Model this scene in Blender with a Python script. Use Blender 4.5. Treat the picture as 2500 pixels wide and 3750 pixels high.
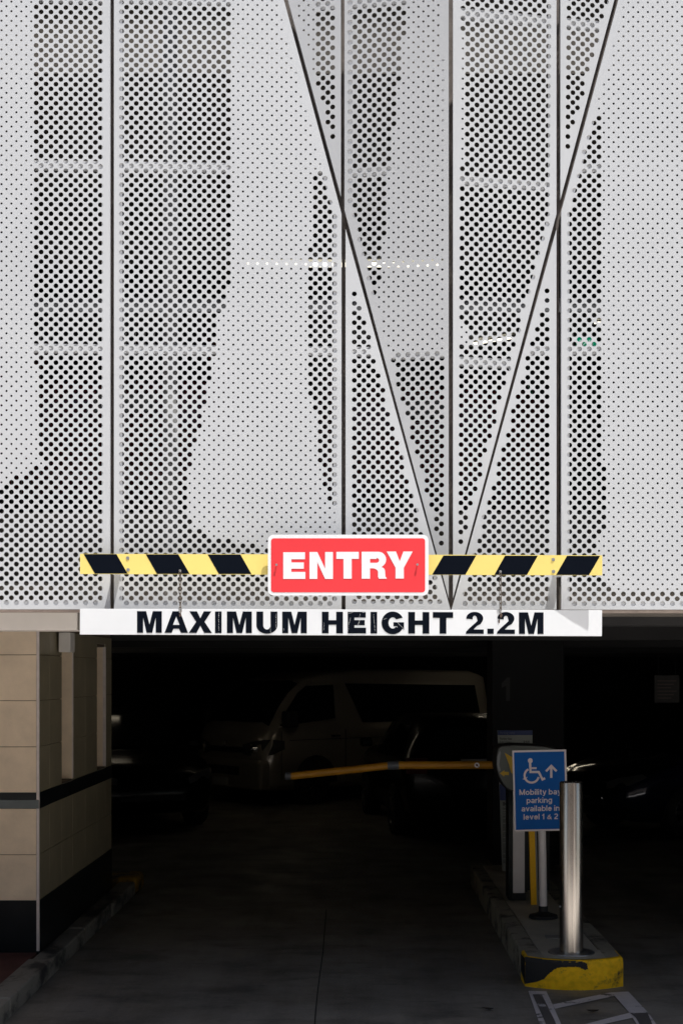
import bpy, bmesh, math, random
from mathutils import Vector, Matrix
from mathutils.geometry import tessellate_polygon
random.seed(7)
R = math.radians
scene = bpy.context.scene
C = scene.collection
for o in list(bpy.data.objects):
    bpy.data.objects.remove(o, do_unlink=True)

# ------------------------------------------------------------------ camera
F = 5340.0; CX = 1308.0; CY = 2465.0; H = 1.98      # focal length in photo pixels, vanishing point, eye height
cam_d = bpy.data.cameras.new('camera'); cam = bpy.data.objects.new('camera', cam_d); C.objects.link(cam)
cam.location = (0, 0, H); cam.rotation_euler = (R(90), 0, 0)
cam_d.sensor_fit = 'VERTICAL'; cam_d.sensor_height = 36.0; cam_d.lens = 36.0 * F / 3750.0
cam_d.shift_x = (1250 - CX) / 3750.0; cam_d.shift_y = (CY - 1875) / 3750.0
cam_d.clip_start = 0.1; cam_d.clip_end = 1000
scene.camera = cam

# ------------------------------------------------------------------ world and sun
SUN = Vector((0.215, -0.21, 0.954)).normalized()
w = bpy.data.worlds.new('World'); scene.world = w; w.use_nodes = True
nt = w.node_tree; bg = nt.nodes['Background']
sky = nt.nodes.new('ShaderNodeTexSky'); sky.sky_type = 'NISHITA'; sky.sun_disc = False
sky.sun_elevation = math.asin(SUN.z); sky.sun_rotation = math.atan2(SUN.x, SUN.y)
sky.air_density = 1.0; sky.dust_density = 2.0; sky.ozone_density = 1.0
nt.links.new(sky.outputs[0], bg.inputs[0]); bg.inputs[1].default_value = 0.075
sd = bpy.data.lights.new('sun', 'SUN'); sd.energy = 5.0; sd.angle = R(0.5); sd.color = (1, 0.975, 0.94)
so = bpy.data.objects.new('sun', sd); C.objects.link(so); so.rotation_euler = SUN.to_track_quat('Z', 'Y').to_euler()
scene.view_settings.view_transform = 'Standard'; scene.view_settings.look = 'None'
scene.view_settings.exposure = 0.58; scene.view_settings.gamma = 1.0
scene.view_settings.use_curve_mapping = False
scene.render.engine = 'CYCLES'
scene.cycles.max_bounces = 8; scene.cycles.diffuse_bounces = 4; scene.cycles.glossy_bounces = 4
scene.cycles.sample_clamp_indirect = 3.0

# ------------------------------------------------------------------ helpers
def P(px, py, Y):
    """point at depth Y that the photo pixel (2500x3750) looks at"""
    return Vector(((px - CX) / F * Y, Y, H + (CY - py) / F * Y))

MATS = {}
def mat(name, col, rough=0.6, metal=0.0, var=0.0, scale=3.0, bump=0.0, bscale=60.0, emit=None, estr=0.0,
        stretch=None, rvar=0.0, spec=0.5, col2=None, detail=6.0, coat=0.0, trans=0.0):
    if name in MATS: return MATS[name]
    m = bpy.data.materials.new(name); m.use_nodes = True; n = m.node_tree.nodes; l = m.node_tree.links
    b = n['Principled BSDF']
    b.inputs['Base Color'].default_value = (*col, 1); b.inputs['Roughness'].default_value = rough
    b.inputs['Metallic'].default_value = metal; b.inputs['Specular IOR Level'].default_value = spec
    if coat: b.inputs['Coat Weight'].default_value = coat; b.inputs['Coat Roughness'].default_value = 0.08
    if emit:
        b.inputs['Emission Color'].default_value = (*emit, 1); b.inputs['Emission Strength'].default_value = estr
    tc = n.new('ShaderNodeTexCoord'); mp = n.new('ShaderNodeMapping'); l.new(tc.outputs['Object'], mp.inputs[0])
    if stretch: mp.inputs['Scale'].default_value = stretch
    if var or col2:
        nz = n.new('ShaderNodeTexNoise'); nz.inputs['Scale'].default_value = scale; nz.inputs['Detail'].default_value = detail
        nz.inputs['Roughness'].default_value = 0.6
        l.new(mp.outputs[0], nz.inputs['Vector'])
        mx = n.new('ShaderNodeMix'); mx.data_type = 'RGBA'
        rp = n.new('ShaderNodeValToRGB'); rp.color_ramp.elements[0].position = 0.3; rp.color_ramp.elements[1].position = 0.7
        l.new(nz.outputs[0], rp.inputs[0]); l.new(rp.outputs[0], mx.inputs[0])
        c1 = tuple(c * (1 - var) for c in col); c2 = col2 or tuple(min(1, c * (1 + var)) for c in col)
        mx.inputs[6].default_value = (*c1, 1); mx.inputs[7].default_value = (*c2, 1)
        l.new(mx.outputs[2], b.inputs['Base Color'])
        if rvar:
            mr = n.new('ShaderNodeMapRange'); l.new(nz.outputs[0], mr.inputs[0])
            mr.inputs[3].default_value = rough - rvar; mr.inputs[4].default_value = rough + rvar
            l.new(mr.outputs[0], b.inputs['Roughness'])
    if bump:
        n2 = n.new('ShaderNodeTexNoise'); n2.inputs['Scale'].default_value = bscale; n2.inputs['Detail'].default_value = 4
        l.new(mp.outputs[0], n2.inputs['Vector'])
        bp = n.new('ShaderNodeBump'); bp.inputs['Strength'].default_value = bump; bp.inputs['Distance'].default_value = 0.01
        l.new(n2.outputs[0], bp.inputs['Height']); l.new(bp.outputs[0], b.inputs['Normal'])
    MATS[name] = m
    return m

def floor_mat(name, base, stain, wear=0.5):
    m = bpy.data.materials.new(name); m.use_nodes = True; n = m.node_tree.nodes; l = m.node_tree.links
    b = n['Principled BSDF']; tc = n.new('ShaderNodeTexCoord')
    def noise(scale, st=(1, 1, 1), det=8, lo=.35, hi=.65):
        mp = n.new('ShaderNodeMapping'); mp.inputs['Scale'].default_value = st; l.new(tc.outputs['Object'], mp.inputs[0])
        z = n.new('ShaderNodeTexNoise'); z.inputs['Scale'].default_value = scale; z.inputs['Detail'].default_value = det
        z.inputs['Roughness'].default_value = .65
        l.new(mp.outputs[0], z.inputs['Vector'])
        r = n.new('ShaderNodeMapRange'); r.inputs[1].default_value = lo; r.inputs[2].default_value = hi
        l.new(z.outputs[0], r.inputs[0]); return r.outputs[0]
    def mix(f, a, c, k=1.0):
        x = n.new('ShaderNodeMix'); x.data_type = 'RGBA'
        q = n.new('ShaderNodeMath'); q.operation = 'MULTIPLY'; q.inputs[1].default_value = k; l.new(f, q.inputs[0])
        l.new(q.outputs[0], x.inputs[0])
        for i, v in ((6, a), (7, c)):
            if isinstance(v, tuple): x.inputs[i].default_value = (*v, 1)
            else: l.new(v, x.inputs[i])
        return x.outputs[2]
    c = mix(noise(1.3), base, tuple(k * 1.5 for k in base))
    c = mix(noise(0.9, (1.0, .12, 1), 6, .45, .7), c, stain, .75)
    c = mix(noise(3.0, (.5, 1, 1), 8, .5, .75), c, stain, wear)
    c = mix(noise(45, (1, 1, 1), 3, .55, .8), c, tuple(k * 2.2 for k in base), .35)
    c = mix(noise(9, (.35, 2.2, 1), 6, .62, .7), c, tuple(k * .25 for k in stain), .7)
    l.new(c, b.inputs['Base Color'])
    rr = n.new('ShaderNodeMapRange'); l.new(noise(2.2), rr.inputs[0]); rr.inputs[3].default_value = .45; rr.inputs[4].default_value = .8
    l.new(rr.outputs[0], b.inputs['Roughness'])
    bp = n.new('ShaderNodeBump'); bp.inputs['Strength'].default_value = .35; bp.inputs['Distance'].default_value = .006
    l.new(noise(70, det=4, lo=0, hi=1), bp.inputs['Height']); l.new(bp.outputs[0], b.inputs['Normal'])
    MATS[name] = m; return m

def worn_paint(name, paint, under, lo=.5, hi=.56, scale=7, st=(1, 1, 1), var=.15, rough=.6):
    m = bpy.data.materials.new(name); m.use_nodes = True; n = m.node_tree.nodes; l = m.node_tree.links
    b = n['Principled BSDF']; b.inputs['Roughness'].default_value = rough; b.inputs['Specular IOR Level'].default_value = .2
    tc = n.new('ShaderNodeTexCoord'); mp = n.new('ShaderNodeMapping'); mp.inputs['Scale'].default_value = st
    l.new(tc.outputs['Object'], mp.inputs[0])
    z = n.new('ShaderNodeTexNoise'); z.inputs['Scale'].default_value = scale; z.inputs['Detail'].default_value = 9; z.inputs['Roughness'].default_value = .7
    z2 = n.new('ShaderNodeTexNoise'); z2.inputs['Scale'].default_value = scale * 4; z2.inputs['Detail'].default_value = 5
    l.new(mp.outputs[0], z.inputs['Vector']); l.new(mp.outputs[0], z2.inputs['Vector'])
    r = n.new('ShaderNodeMapRange'); r.inputs[1].default_value = lo; r.inputs[2].default_value = hi; l.new(z.outputs[0], r.inputs[0])
    x0 = n.new('ShaderNodeMix'); x0.data_type = 'RGBA'; l.new(z2.outputs[0], x0.inputs[0])
    x0.inputs[6].default_value = (*[c * (1 - var) for c in paint], 1); x0.inputs[7].default_value = (*[c * (1 + var) for c in paint], 1)
    x = n.new('ShaderNodeMix'); x.data_type = 'RGBA'; l.new(r.outputs[0], x.inputs[0]); l.new(x0.outputs[2], x.inputs[6])
    x.inputs[7].default_value = (*under, 1); l.new(x.outputs[2], b.inputs['Base Color'])
    MATS[name] = m; return m

class MB:
    def __init__(s): s.v = []; s.f = []
    def quad(s, a, b, c, d):
        i = len(s.v); s.v += [tuple(a), tuple(b), tuple(c), tuple(d)]; s.f.append((i, i+1, i+2, i+3)); return s
    def box(s, x0, x1, y0, y1, z0, z1, M=None):
        i = len(s.v); vs = [(x, y, z) for x in (x0, x1) for y in (y0, y1) for z in (z0, z1)]
        if M is not None: vs = [tuple(M @ Vector(q)) for q in vs]
        s.v += vs
        for f in ((0,1,3,2),(4,6,7,5),(0,4,5,1),(2,3,7,6),(0,2,6,4),(1,5,7,3)): s.f.append(tuple(i+k for k in f))
        return s
    def bar(s, a, b, r, n=12, r2=None, caps=True):
        a = Vector(a); b = Vector(b); r2 = r if r2 is None else r2
        d = (b - a).normalized(); q = d.to_track_quat('Z', 'Y'); i = len(s.v)
        for p, rr in ((a, r), (b, r2)):
            for k in range(n):
                t = 2*math.pi*k/n; s.v.append(tuple(p + q @ Vector((rr*math.cos(t), rr*math.sin(t), 0))))
        for k in range(n): s.f.append((i+k, i+(k+1) % n, i+n+(k+1) % n, i+n+k))
        if caps: s.f.append(tuple(i+k for k in range(n))[::-1]); s.f.append(tuple(i+n+k for k in range(n)))
        return s
    def lathe(s, prof, c=(0, 0, 0), n=32):
        i = len(s.v); m = len(prof)
        for k in range(n):
            t = 2*math.pi*k/n
            for r, z in prof: s.v.append((c[0]+r*math.cos(t), c[1]+r*math.sin(t), c[2]+z))
        for k in range(n):
            k2 = (k+1) % n
            for j in range(m-1): s.f.append((i+k*m+j, i+k2*m+j, i+k2*m+j+1, i+k*m+j+1))
        return s
    def prism(s, loops, T, t):
        """loops: outline (+ holes) of 2d points, T maps (u,v,w) to 3d, extruded w from 0 (front) to t (back)"""
        L = [[Vector((p[0], p[1], 0)) for p in lp] for lp in loops]
        tri = tessellate_polygon(L); flat = [p for lp in L for p in lp]; i = len(s.v); n = len(flat)
        s.v += [tuple(T(p.x, p.y, 0)) for p in flat] 
        for a, b, c in tri: s.f.append((i+a, i+b, i+c))
        if t:
            s.v += [tuple(T(p.x, p.y, t)) for p in flat]
            for a, b, c in tri: s.f.append((i+n+c, i+n+b, i+n+a))
            k = 0
            for lp in L:
                m = len(lp)
                for j in range(m): s.f.append((i+k+j, i+k+(j+1) % m, i+n+k+(j+1) % m, i+n+k+j))
                k += m
        return s
    def build(s, name, m, parent=None, smooth=False, bevel=0, off=None):
        me = bpy.data.meshes.new(name)
        me.from_pydata(s.v, [], s.f); me.update()
        o = bpy.data.objects.new(name, me); C.objects.link(o); me.materials.append(m)
        if bevel:
            bm = bmesh.new(); bm.from_mesh(me); bmesh.ops.remove_doubles(bm, verts=bm.verts, dist=1e-5)
            bmesh.ops.recalc_face_normals(bm, faces=bm.faces)
            bm.to_mesh(me); bm.free()
            md = o.modifiers.new('bevel', 'BEVEL'); md.width = bevel; md.segments = 2; md.limit_method = 'ANGLE'
        if smooth:
            for p in me.polygons: p.use_smooth = True
            try: me.set_sharp_from_angle(angle=R(40))
            except Exception: pass
        if parent is not None: 
            o.parent = parent; o.matrix_parent_inverse = parent.matrix_world.inverted() if off else Matrix()
        return o

def empty(name, loc=(0, 0, 0), rz=0.0, label=None, cat=None, group=None):
    o = bpy.data.objects.new(name, None); C.objects.link(o); o.location = loc; o.rotation_euler = (0, 0, rz)
    o.empty_display_size = .1
    if label: o['label'] = label
    if cat: o['category'] = cat
    if group: o['group'] = group
    return o
def tag(o, label, cat, group=None):
    o['label'] = label; o['category'] = cat
    if group: o['group'] = group
    return o
def struct(o): o['kind'] = 'structure'; return o

def copy_thing(o, loc, rz, label):
    def rec(q, par):
        c = q.copy(); C.objects.link(c)
        if par is not None: c.parent = par
        for ch in list(q.children): rec(ch, c)
        return c
    c = rec(o, None); c.location = loc; c.rotation_euler = (0, 0, rz); c['label'] = label
    return c

def arc(cx, cy, rx, ry, a0, a1, n=10):
    return [(cx + rx*math.cos(R(a0+(a1-a0)*k/n)), cy + ry*math.sin(R(a0+(a1-a0)*k/n))) for k in range(n+1)]
def rrect(x0, y0, x1, y1, r, n=6):
    return (arc(x1-r, y1-r, r, r, 0, 90, n) + arc(x0+r, y1-r, r, r, 90, 180, n) +
            arc(x0+r, y0+r, r, r, 180, 270, n) + arc(x1-r, y0+r, r, r, 270, 360, n))

def stroke(pts, wd):
    """closed outline of a polyline with width"""
    L = []; Rr = []
    n = len(pts)
    for i, p in enumerate(pts):
        p = Vector(p)
        d0 = (p - Vector(pts[i-1])).normalized() if i else None
        d1 = (Vector(pts[i+1]) - p).normalized() if i < n-1 else None
        if d0 is None: nn = Vector((-d1.y, d1.x)); k = 1
        elif d1 is None: nn = Vector((-d0.y, d0.x)); k = 1
        else:
            t = (d0 + d1).normalized(); nn = Vector((-t.y, t.x)); k = 1 / max(.35, nn.dot(Vector((-d0.y, d0.x))))
        L.append(tuple(p + nn*wd/2*k)); Rr.append(tuple(p - nn*wd/2*k))
    return L + Rr[::-1]

# block letters in a unit-high box: returns (width, [loops groups]); each glyph is a list of [outer, holes...]
def glyph(ch, s=.26, W=None):
    """heavy grotesque capitals, height 1, stem s"""
    b = s * .86
    if ch == 'E':
        w = W or .80
        return w, [[[(0,0),(w,0),(w,b),(s,b),(s,.5-b*.45),(w*.93,.5-b*.45),(w*.93,.5+b*.45),(s,.5+b*.45),(s,1-b),(w*.985,1-b),(w*.985,1),(0,1)]]]
    if ch == 'N':
        w = W or .86
        return w, [[[(0,0),(s,0),(s,.62),(w-s,0),(w,0),(w,1),(w-s,1),(w-s,.38),(s,1),(0,1)]]]
    if ch == 'T':
        w = W or .84; c = w/2
        return w, [[[(c-s/2,0),(c+s/2,0),(c+s/2,1-b),(w,1-b),(w,1),(0,1),(0,1-b),(c-s/2,1-b)]]]
    if ch == 'R':
        w = W or .92; t = .98
        o = [(0,0),(s,0),(s,.40)] + [(s+.12,.40)] + arc(s+.12,.25,.17*w,.15,90,15,5) + [(w-s-.03,.10),(w-s,0),(w,0),(w,.03)] + arc(w-.05,.12,.03,.06,-80,-180,3) \
            + [(w-.10,.30)] + arc(w-.26,.32,.15,.14,0,75,4) + arc(w-.30,.72,.27,.275,-65,90,10) + [(0,1)]
        hole = [(s,1-b*.98),(w-.40,1-b*.98)] + arc(w-.38,.68,.115,.10,90,-90,6)+[(s,.58)]
        return w, [[o, hole]] if False else [[[(0,0),(s,0),(s,.385),(s+.10,.385)] + arc(s+.10,.23,.20,.155,90,5,5) + [(w-s-.01,.08),(w-s+.02,0),(w,0),(w,.03)] + [(w-.045,.07),(w-.06,.26)] + arc(w-.22,.28,.16,.15,0,80,4) + arc(w-.30,.71,.28,.29,-62,90,10) + [(0,1)],
            [(s+.001,1-b),(w-.38,1-b)] + arc(w-.38,.68,.10,.09,80,-90,6)[0:] + [(s+.001,.59)]]]
    if ch == 'Y':
        w = W or .96; c = w/2
        return w, [[[(c-s/2,0),(c+s/2,0),(c+s/2,.40),(w,1),(w-s*1.12,1),(c,.64),(s*1.12,1),(0,1),(c-s/2,.40)]]]
    if ch == 'M':
        w = W or 1.14
        return w, [[[(0,0),(s*.9,0),(s*.9,.72),(w/2-s*.42,0),(w/2+s*.42,0),(w-s*.9,.72),(w-s*.9,0),(w,0),(w,1),(w-s*1.35,1),(w/2,.38),(s*1.35,1),(0,1)]]]
    if ch == 'A':
        w = W or 1.08; c = w/2
        return w, [[[(0,0),(s*1.05,0),(s*1.05+.09*w*.9,.19),(w-s*1.05-.09*w*.9,.19),(w-s*1.05,0),(w,0),(c+s*.55,1),(c-s*.55,1)],
                    [(c-.155,.37),(c,.77),(c+.155,.37)]]]
    if ch == 'X':
        w = W or 1.06; c = w/2
        return w, [[[(0,0),(s*1.15,0),(c,.34),(w-s*1.15,0),(w,0),(c+s*.62,.515),(w-.03,1),(w-.03-s*1.12,1),(c,.68),(s*1.12+.03,1),(.03,1),(c-s*.62,.515)]]]
    if ch == 'I':
        return s*1.05, [[[(0,0),(s*1.05,0),(s*1.05,1),(0,1)]]]
    if ch == 'U':
        w = W or .90; t = s
        return w, [[[(0,1),(0,.38)] + arc(w/2,.38,w/2,.395,180,360,16) + [(w,1),(w-t,1),(w-t,.38)] + arc(w/2,.38,w/2-t,.20,0,-180,12) + [(t,1)]]]
    if ch == 'H':
        w = W or .90
        return w, [[[(0,0),(s,0),(s,.40),(w-s,.40),(w-s,0),(w,0),(w,1),(w-s,1),(w-s,.61),(s,.61),(s,1),(0,1)]]]
    if ch == 'G':
        w = W or .99
        out = arc(w/2,.5,w/2,.52,28,330,26)
        inn = arc(w/2,.5,w/2-s*1.02,.52-b*.98,318,38,20)
        return w, [[out + [(w,.19),(w,.53),(w*.53,.53),(w*.53,.35),(w-s*.98,.35),(w-s*.98,.28)] + inn]]
    if ch == '2':
        w = W or .80
        out = [(0,0),(w,0),(w,.20),(.36*w+.06,.20)] + [(.62*w,.36),(.83*w,.46)] + arc(w*.5,.715,w*.47,.30,-25,165,16)
        inn = [(.03*w+.005,.70),(s*1.05,.67)] + arc(w*.50,.715,w*.5-s*1.02,.125,170,0,8) + [(w*.66,.60),(.45*w,.44),(.18*w,.24),(.03*w,.10)]
        return w, [[out + inn]]
    if ch == '.':
        return .26, [[[(0,0),(.26,0),(.26,.24),(0,.24)]]]
    return .4, []

def lettering(mb, items, T, t):
    """items: (char, x0, x1, y0, y1) ; T maps (x,y,w)"""
    for ch, x0, x1, y0, y1, st in items:
        hgt = y1 - y0; W = (x1 - x0) / hgt
        wd, gl = glyph(ch, st, W if ch not in '.I' else None)
        kx = (x1 - x0) / wd
        for loops in gl:
            mb.prism([[(x0 + p[0]*kx, y0 + p[1]*hgt) for p in lp] for lp in loops], T, t)

def text_mesh(name, body, size, M, m, parent, bold=0.0, align='LEFT', sx=1.0, depth=.0006, space=1.0):
    cu = bpy.data.curves.new(name, 'FONT'); cu.body = body; cu.size = size; cu.offset = bold; cu.extrude = depth
    cu.align_x = align; cu.space_character = space; cu.resolution_u = 3
    ob = bpy.data.objects.new(name + '_tmp', cu); C.objects.link(ob)
    dg = bpy.context.evaluated_depsgraph_get(); me = bpy.data.meshes.new_from_object(ob.evaluated_get(dg))
    bpy.data.objects.remove(ob, do_unlink=True); bpy.data.curves.remove(cu)
    me.transform(Matrix.Diagonal((sx, 1, 1, 1))); me.transform(M)
    me.materials.clear(); me.materials.append(m)
    o = bpy.data.objects.new(name, me); C.objects.link(o)
    if parent is not None: o.parent = parent
    return o

# ------------------------------------------------------------------ materials
white_metal = mat('panel_coating', (.532, .545, .562), .5, 0, .035, 1.2, bump=.02, bscale=3.0, rvar=.06, spec=.4)
return_metal = mat('panel_return_coating', (.60, .61, .63), .5)
frame_metal = mat('aged_frame_steel', (.16, .135, .12), .6, .2, .35, 9, bump=.1)
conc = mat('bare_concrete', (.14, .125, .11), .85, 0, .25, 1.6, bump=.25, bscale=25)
conc_dark = mat('darkened_concrete', (.026, .025, .026), .9, 0, .25, 1.0, bump=.2, bscale=25)  # interior gloom put into the concrete colour of ceiling and beams
soffit_m = mat('soffit_paint', (.10, .095, .085), .85, 0, .2, 1.5)
beige = mat('beige_stone', (.74, .60, .44), .5, 0, .13, 4.0, bump=.08, bscale=80, rvar=.08)
joint = mat('grout', (.16, .12, .09), .9)
black_stone = mat('dark_polished_stone', (.010, .013, .015), .3, 0, .2, 5, spec=.15)
green_stone = mat('grey_green_stone', (.055, .075, .080), .3, 0, .15, 6)
cream = mat('cream_paint', (.70, .66, .62), .7, 0, .08, 3)
white_trim = mat('white_trim', (.62, .55, .52), .5, 0, .1, 12)
black_void = mat('darkened_wall', (.02, .02, .022), .9, 0, .2, 1)  # near-black walls carry the interior gloom in their colour
steel = mat('brushed_steel', (.60, .55, .50), .24, 1.0, .38, 1.4, stretch=(36, 36, .12), rvar=.10, detail=2)
screw_m = mat('screw_steel', (.55, .55, .56), .35, .8)
red_m = mat('sign_red', (.80, .040, .050), .42, 0, .03, 3)
sign_white = mat('sign_white', (.80, .81, .83), .45, 0, .02, 2)
board_white = mat('board_white', (.74, .755, .77), .4, 0, .03, 3, rvar=.05)
ink = mat('lettering_black', (.003, .005, .010), .6, spec=.05)
haz_y = mat('hazard_yellow', (.88, .70, .20), .5, 0, .03, 4)
chain_m = mat('galvanised_chain', (.17, .14, .115), .45, .7, .3, 60)
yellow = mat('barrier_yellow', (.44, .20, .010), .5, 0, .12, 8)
blue_m = mat('sign_blue', (.005, .10, .38), .5, 0, .06, 3, spec=.12)
pale_pink = mat('sign_print_white', (.66, .60, .62), .5)
post_white = mat('post_white', (.70, .66, .66), .45, 0, .06, 10)
rubber = mat('black_rubber', (.012, .012, .013), .7)
glass_dark = mat('tinted_glass', (.006, .007, .008), .10, 0, spec=.14)
tyre_m = mat('tyre', (.015, .015, .015), .85)
rim_m = mat('wheel_alloy', (.10, .10, .10), .35, .8)
chrome = mat('chrome', (.75, .75, .75), .12, 1.0)
lamp_glass = mat('headlight_lens', (.10, .10, .10), .08, .3)
tube_m = mat('fluorescent_tube', (.9, .9, .85), .4, emit=(1, .93, .78), estr=2.6)

# ------------------------------------------------------------------ ground
FL = floor_mat('car_park_floor', (.20, .182, .155), (.034, .031, .027), .8)
g = MB().quad((-200, -200, 0), (200, -200, 0), (200, 200, 0), (-200, 200, 0)).build('ground', mat('asphalt', (.055, .053, .05), .9, 0, .2, 2, bump=.2))
struct(g)
fp = struct(MB().quad((-30, -15.9, .004), (30, -15.9, .004), (30, 7.0, .004), (-30, 7.0, .004)).build('footpath', mat('footpath_concrete', (.55, .52, .475), .85, 0, .15, 1.2, bump=.2)))
dr = struct(MB().quad((-10, 7.0, .004), (10, 7.0, .004), (10, 34, .004), (-10, 34, .004)).build('car_park_floor', FL))
# saw-cut joint in the slab running away from the camera
def ground_pt(px, py, z=.004):
    Y = F * (H - z) / (py - CY); return Vector(((px - CX) / F * Y, Y, z))
jm = MB(); pts = [(1150, 3780), (1156, 3700), (1163, 3630), (1172, 3560), (1182, 3490), (1189, 3400), (1195, 3330)]
for a, b in zip(pts, pts[1:]):
    A = ground_pt(*a, .008); B = ground_pt(*b, .008)
    jm.quad(A - Vector((.0035, 0, 0)), A + Vector((.0035, 0, 0)), B + Vector((.0035, 0, 0)), B - Vector((.0035, 0, 0)))
struct(jm.build('floor_joint', mat('joint_filler', (.012, .012, .012), .9)))

# painted outlines on the floor (lower right), traced and laid flat
def c4(x, y): return ground_pt(1600 + x/1.742, 2900 + y/1.742, .010)
wp = worn_paint('worn_road_paint', (.66, .61, .60), (.12, .11, .105), .56, .61, 6)
wp2 = worn_paint('rubbed_road_paint', (.60, .56, .55), (.12, .11, .105), .38, .42, 5)
def marking(polys, m, dz=0):
    mb = MB()
    for n_, pl in enumerate(polys):
        L = [c4(*p) for p in pl]
        mb.prism([[(p.x, p.y) for p in L]], lambda u, v, w, n_=n_: (u, v, .008 + dz + n_*.0003 + w), 0)
    return struct(mb.build('road_marking', m))
marking([[(580,1268),(612,1268),(700,1500),(820,1800),(790,1800),(660,1500)],
         [(655,1269),(695,1270),(735,1355),(790,1481),(930,1800),(890,1800),(745,1450)],
         [(580,1268),(695,1270),(703,1288),(590,1290)],
         [(735,1355),(1100,1278),(1130,1300),(750,1382)],
         [(1100,1278),(1218,1273),(1345,1408),(1225,1408),(1130,1300)],
         [(940,1481),(1225,1408),(1320,1412),(1245,1440),(1060,1481),(700,1570),(640,1560)],
         [(1245,1440),(1262,1436),(1300,1500),(1480,1800),(1440,1800),(1270,1481)],
         [(1335,1420),(1352,1418),(1395,1481),(1600,1800),(1560,1800),(1375,1490)]], wp)
marking([[(607,1292),(650,1292),(742,1452),(885,1798),(825,1798),(702,1500)],
         [(1228,1411),(1340,1411),(1372,1487),(1558,1798),(1482,1798),(1302,1498),(1266,1440)]], wp2, .003)

# ------------------------------------------------------------------ facade planes  (Y = YF - A x - B z - K)
YF = 7.2; XA = (1650 - CX) / F * YF
AL = -.045; AR = .020; AV = .235
zt = H + (CY - 0) / F * YF; zb = H + (CY - 2232) / F * YF
def line_n(px0, px1):
    """unit normal of the diagonal that goes from (px0, 0) to (px1, 2232), in facade x,z"""
    x0 = (px0 - CX)/F*YF; x1 = (px1 - CX)/F*YF
    d = Vector((x1 - x0, zb - zt)).normalized(); return Vector((-d.y, d.x)), Vector((x1, zb))
nL, pL = line_n(1047, 1648)     # points right/up for the left diagonal
nR, pR = line_n(2252, 1652); 
if nL.x < 0: nL = -nL
if nR.x > 0: nR = -nR
PL_LEFT = (AL, 0.0, -AL*XA)
PL_RIGHT = (AR, 0.0, -AR*XA)
PL_VL = (AL + AV*nL.x, AV*nL.y, -AL*XA - AV*nL.dot(pL))
PL_VR = (AR + AV*nR.x, AV*nR.y, -AR*XA - AV*nR.dot(pR))
def depth(pl, x, z): return YF - pl[0]*x - pl[1]*z - pl[2]
def on_plane(pl, px, py):
    dx = (px - CX)/F; dz = (CY - py)/F
    Y = (YF - pl[2] - pl[1]*H) / (1 + pl[0]*dx + pl[1]*dz)
    return (dx*Y, H + dz*Y)

def clip(poly, a, b):
    """keep the part left of a->b"""
    out = []; n = len(poly)
    def sd(p): return (b[0]-a[0])*(p[1]-a[1]) - (b[1]-a[1])*(p[0]-a[0])
    for i in range(n):
        p = poly[i]; q = poly[(i+1) % n]; sp = sd(p); sq = sd(q)
        if sp >= 0: out.append(p)
        if (sp > 0 and sq < 0) or (sp < 0 and sq > 0):
            t = sp/(sp-sq); out.append((p[0]+(q[0]-p[0])*t, p[1]+(q[1]-p[1])*t))
    return out
def inside(p, poly):
    c = False; n = len(poly); j = n-1
    for i in range(n):
        if (poly[i][1] > p[1]) != (poly[j][1] > p[1]) and p[0] < (poly[j][0]-poly[i][0])*(p[1]-poly[i][1])/(poly[j][1]-poly[i][1])+poly[i][0]: c = not c
        j = i
    return c

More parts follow.
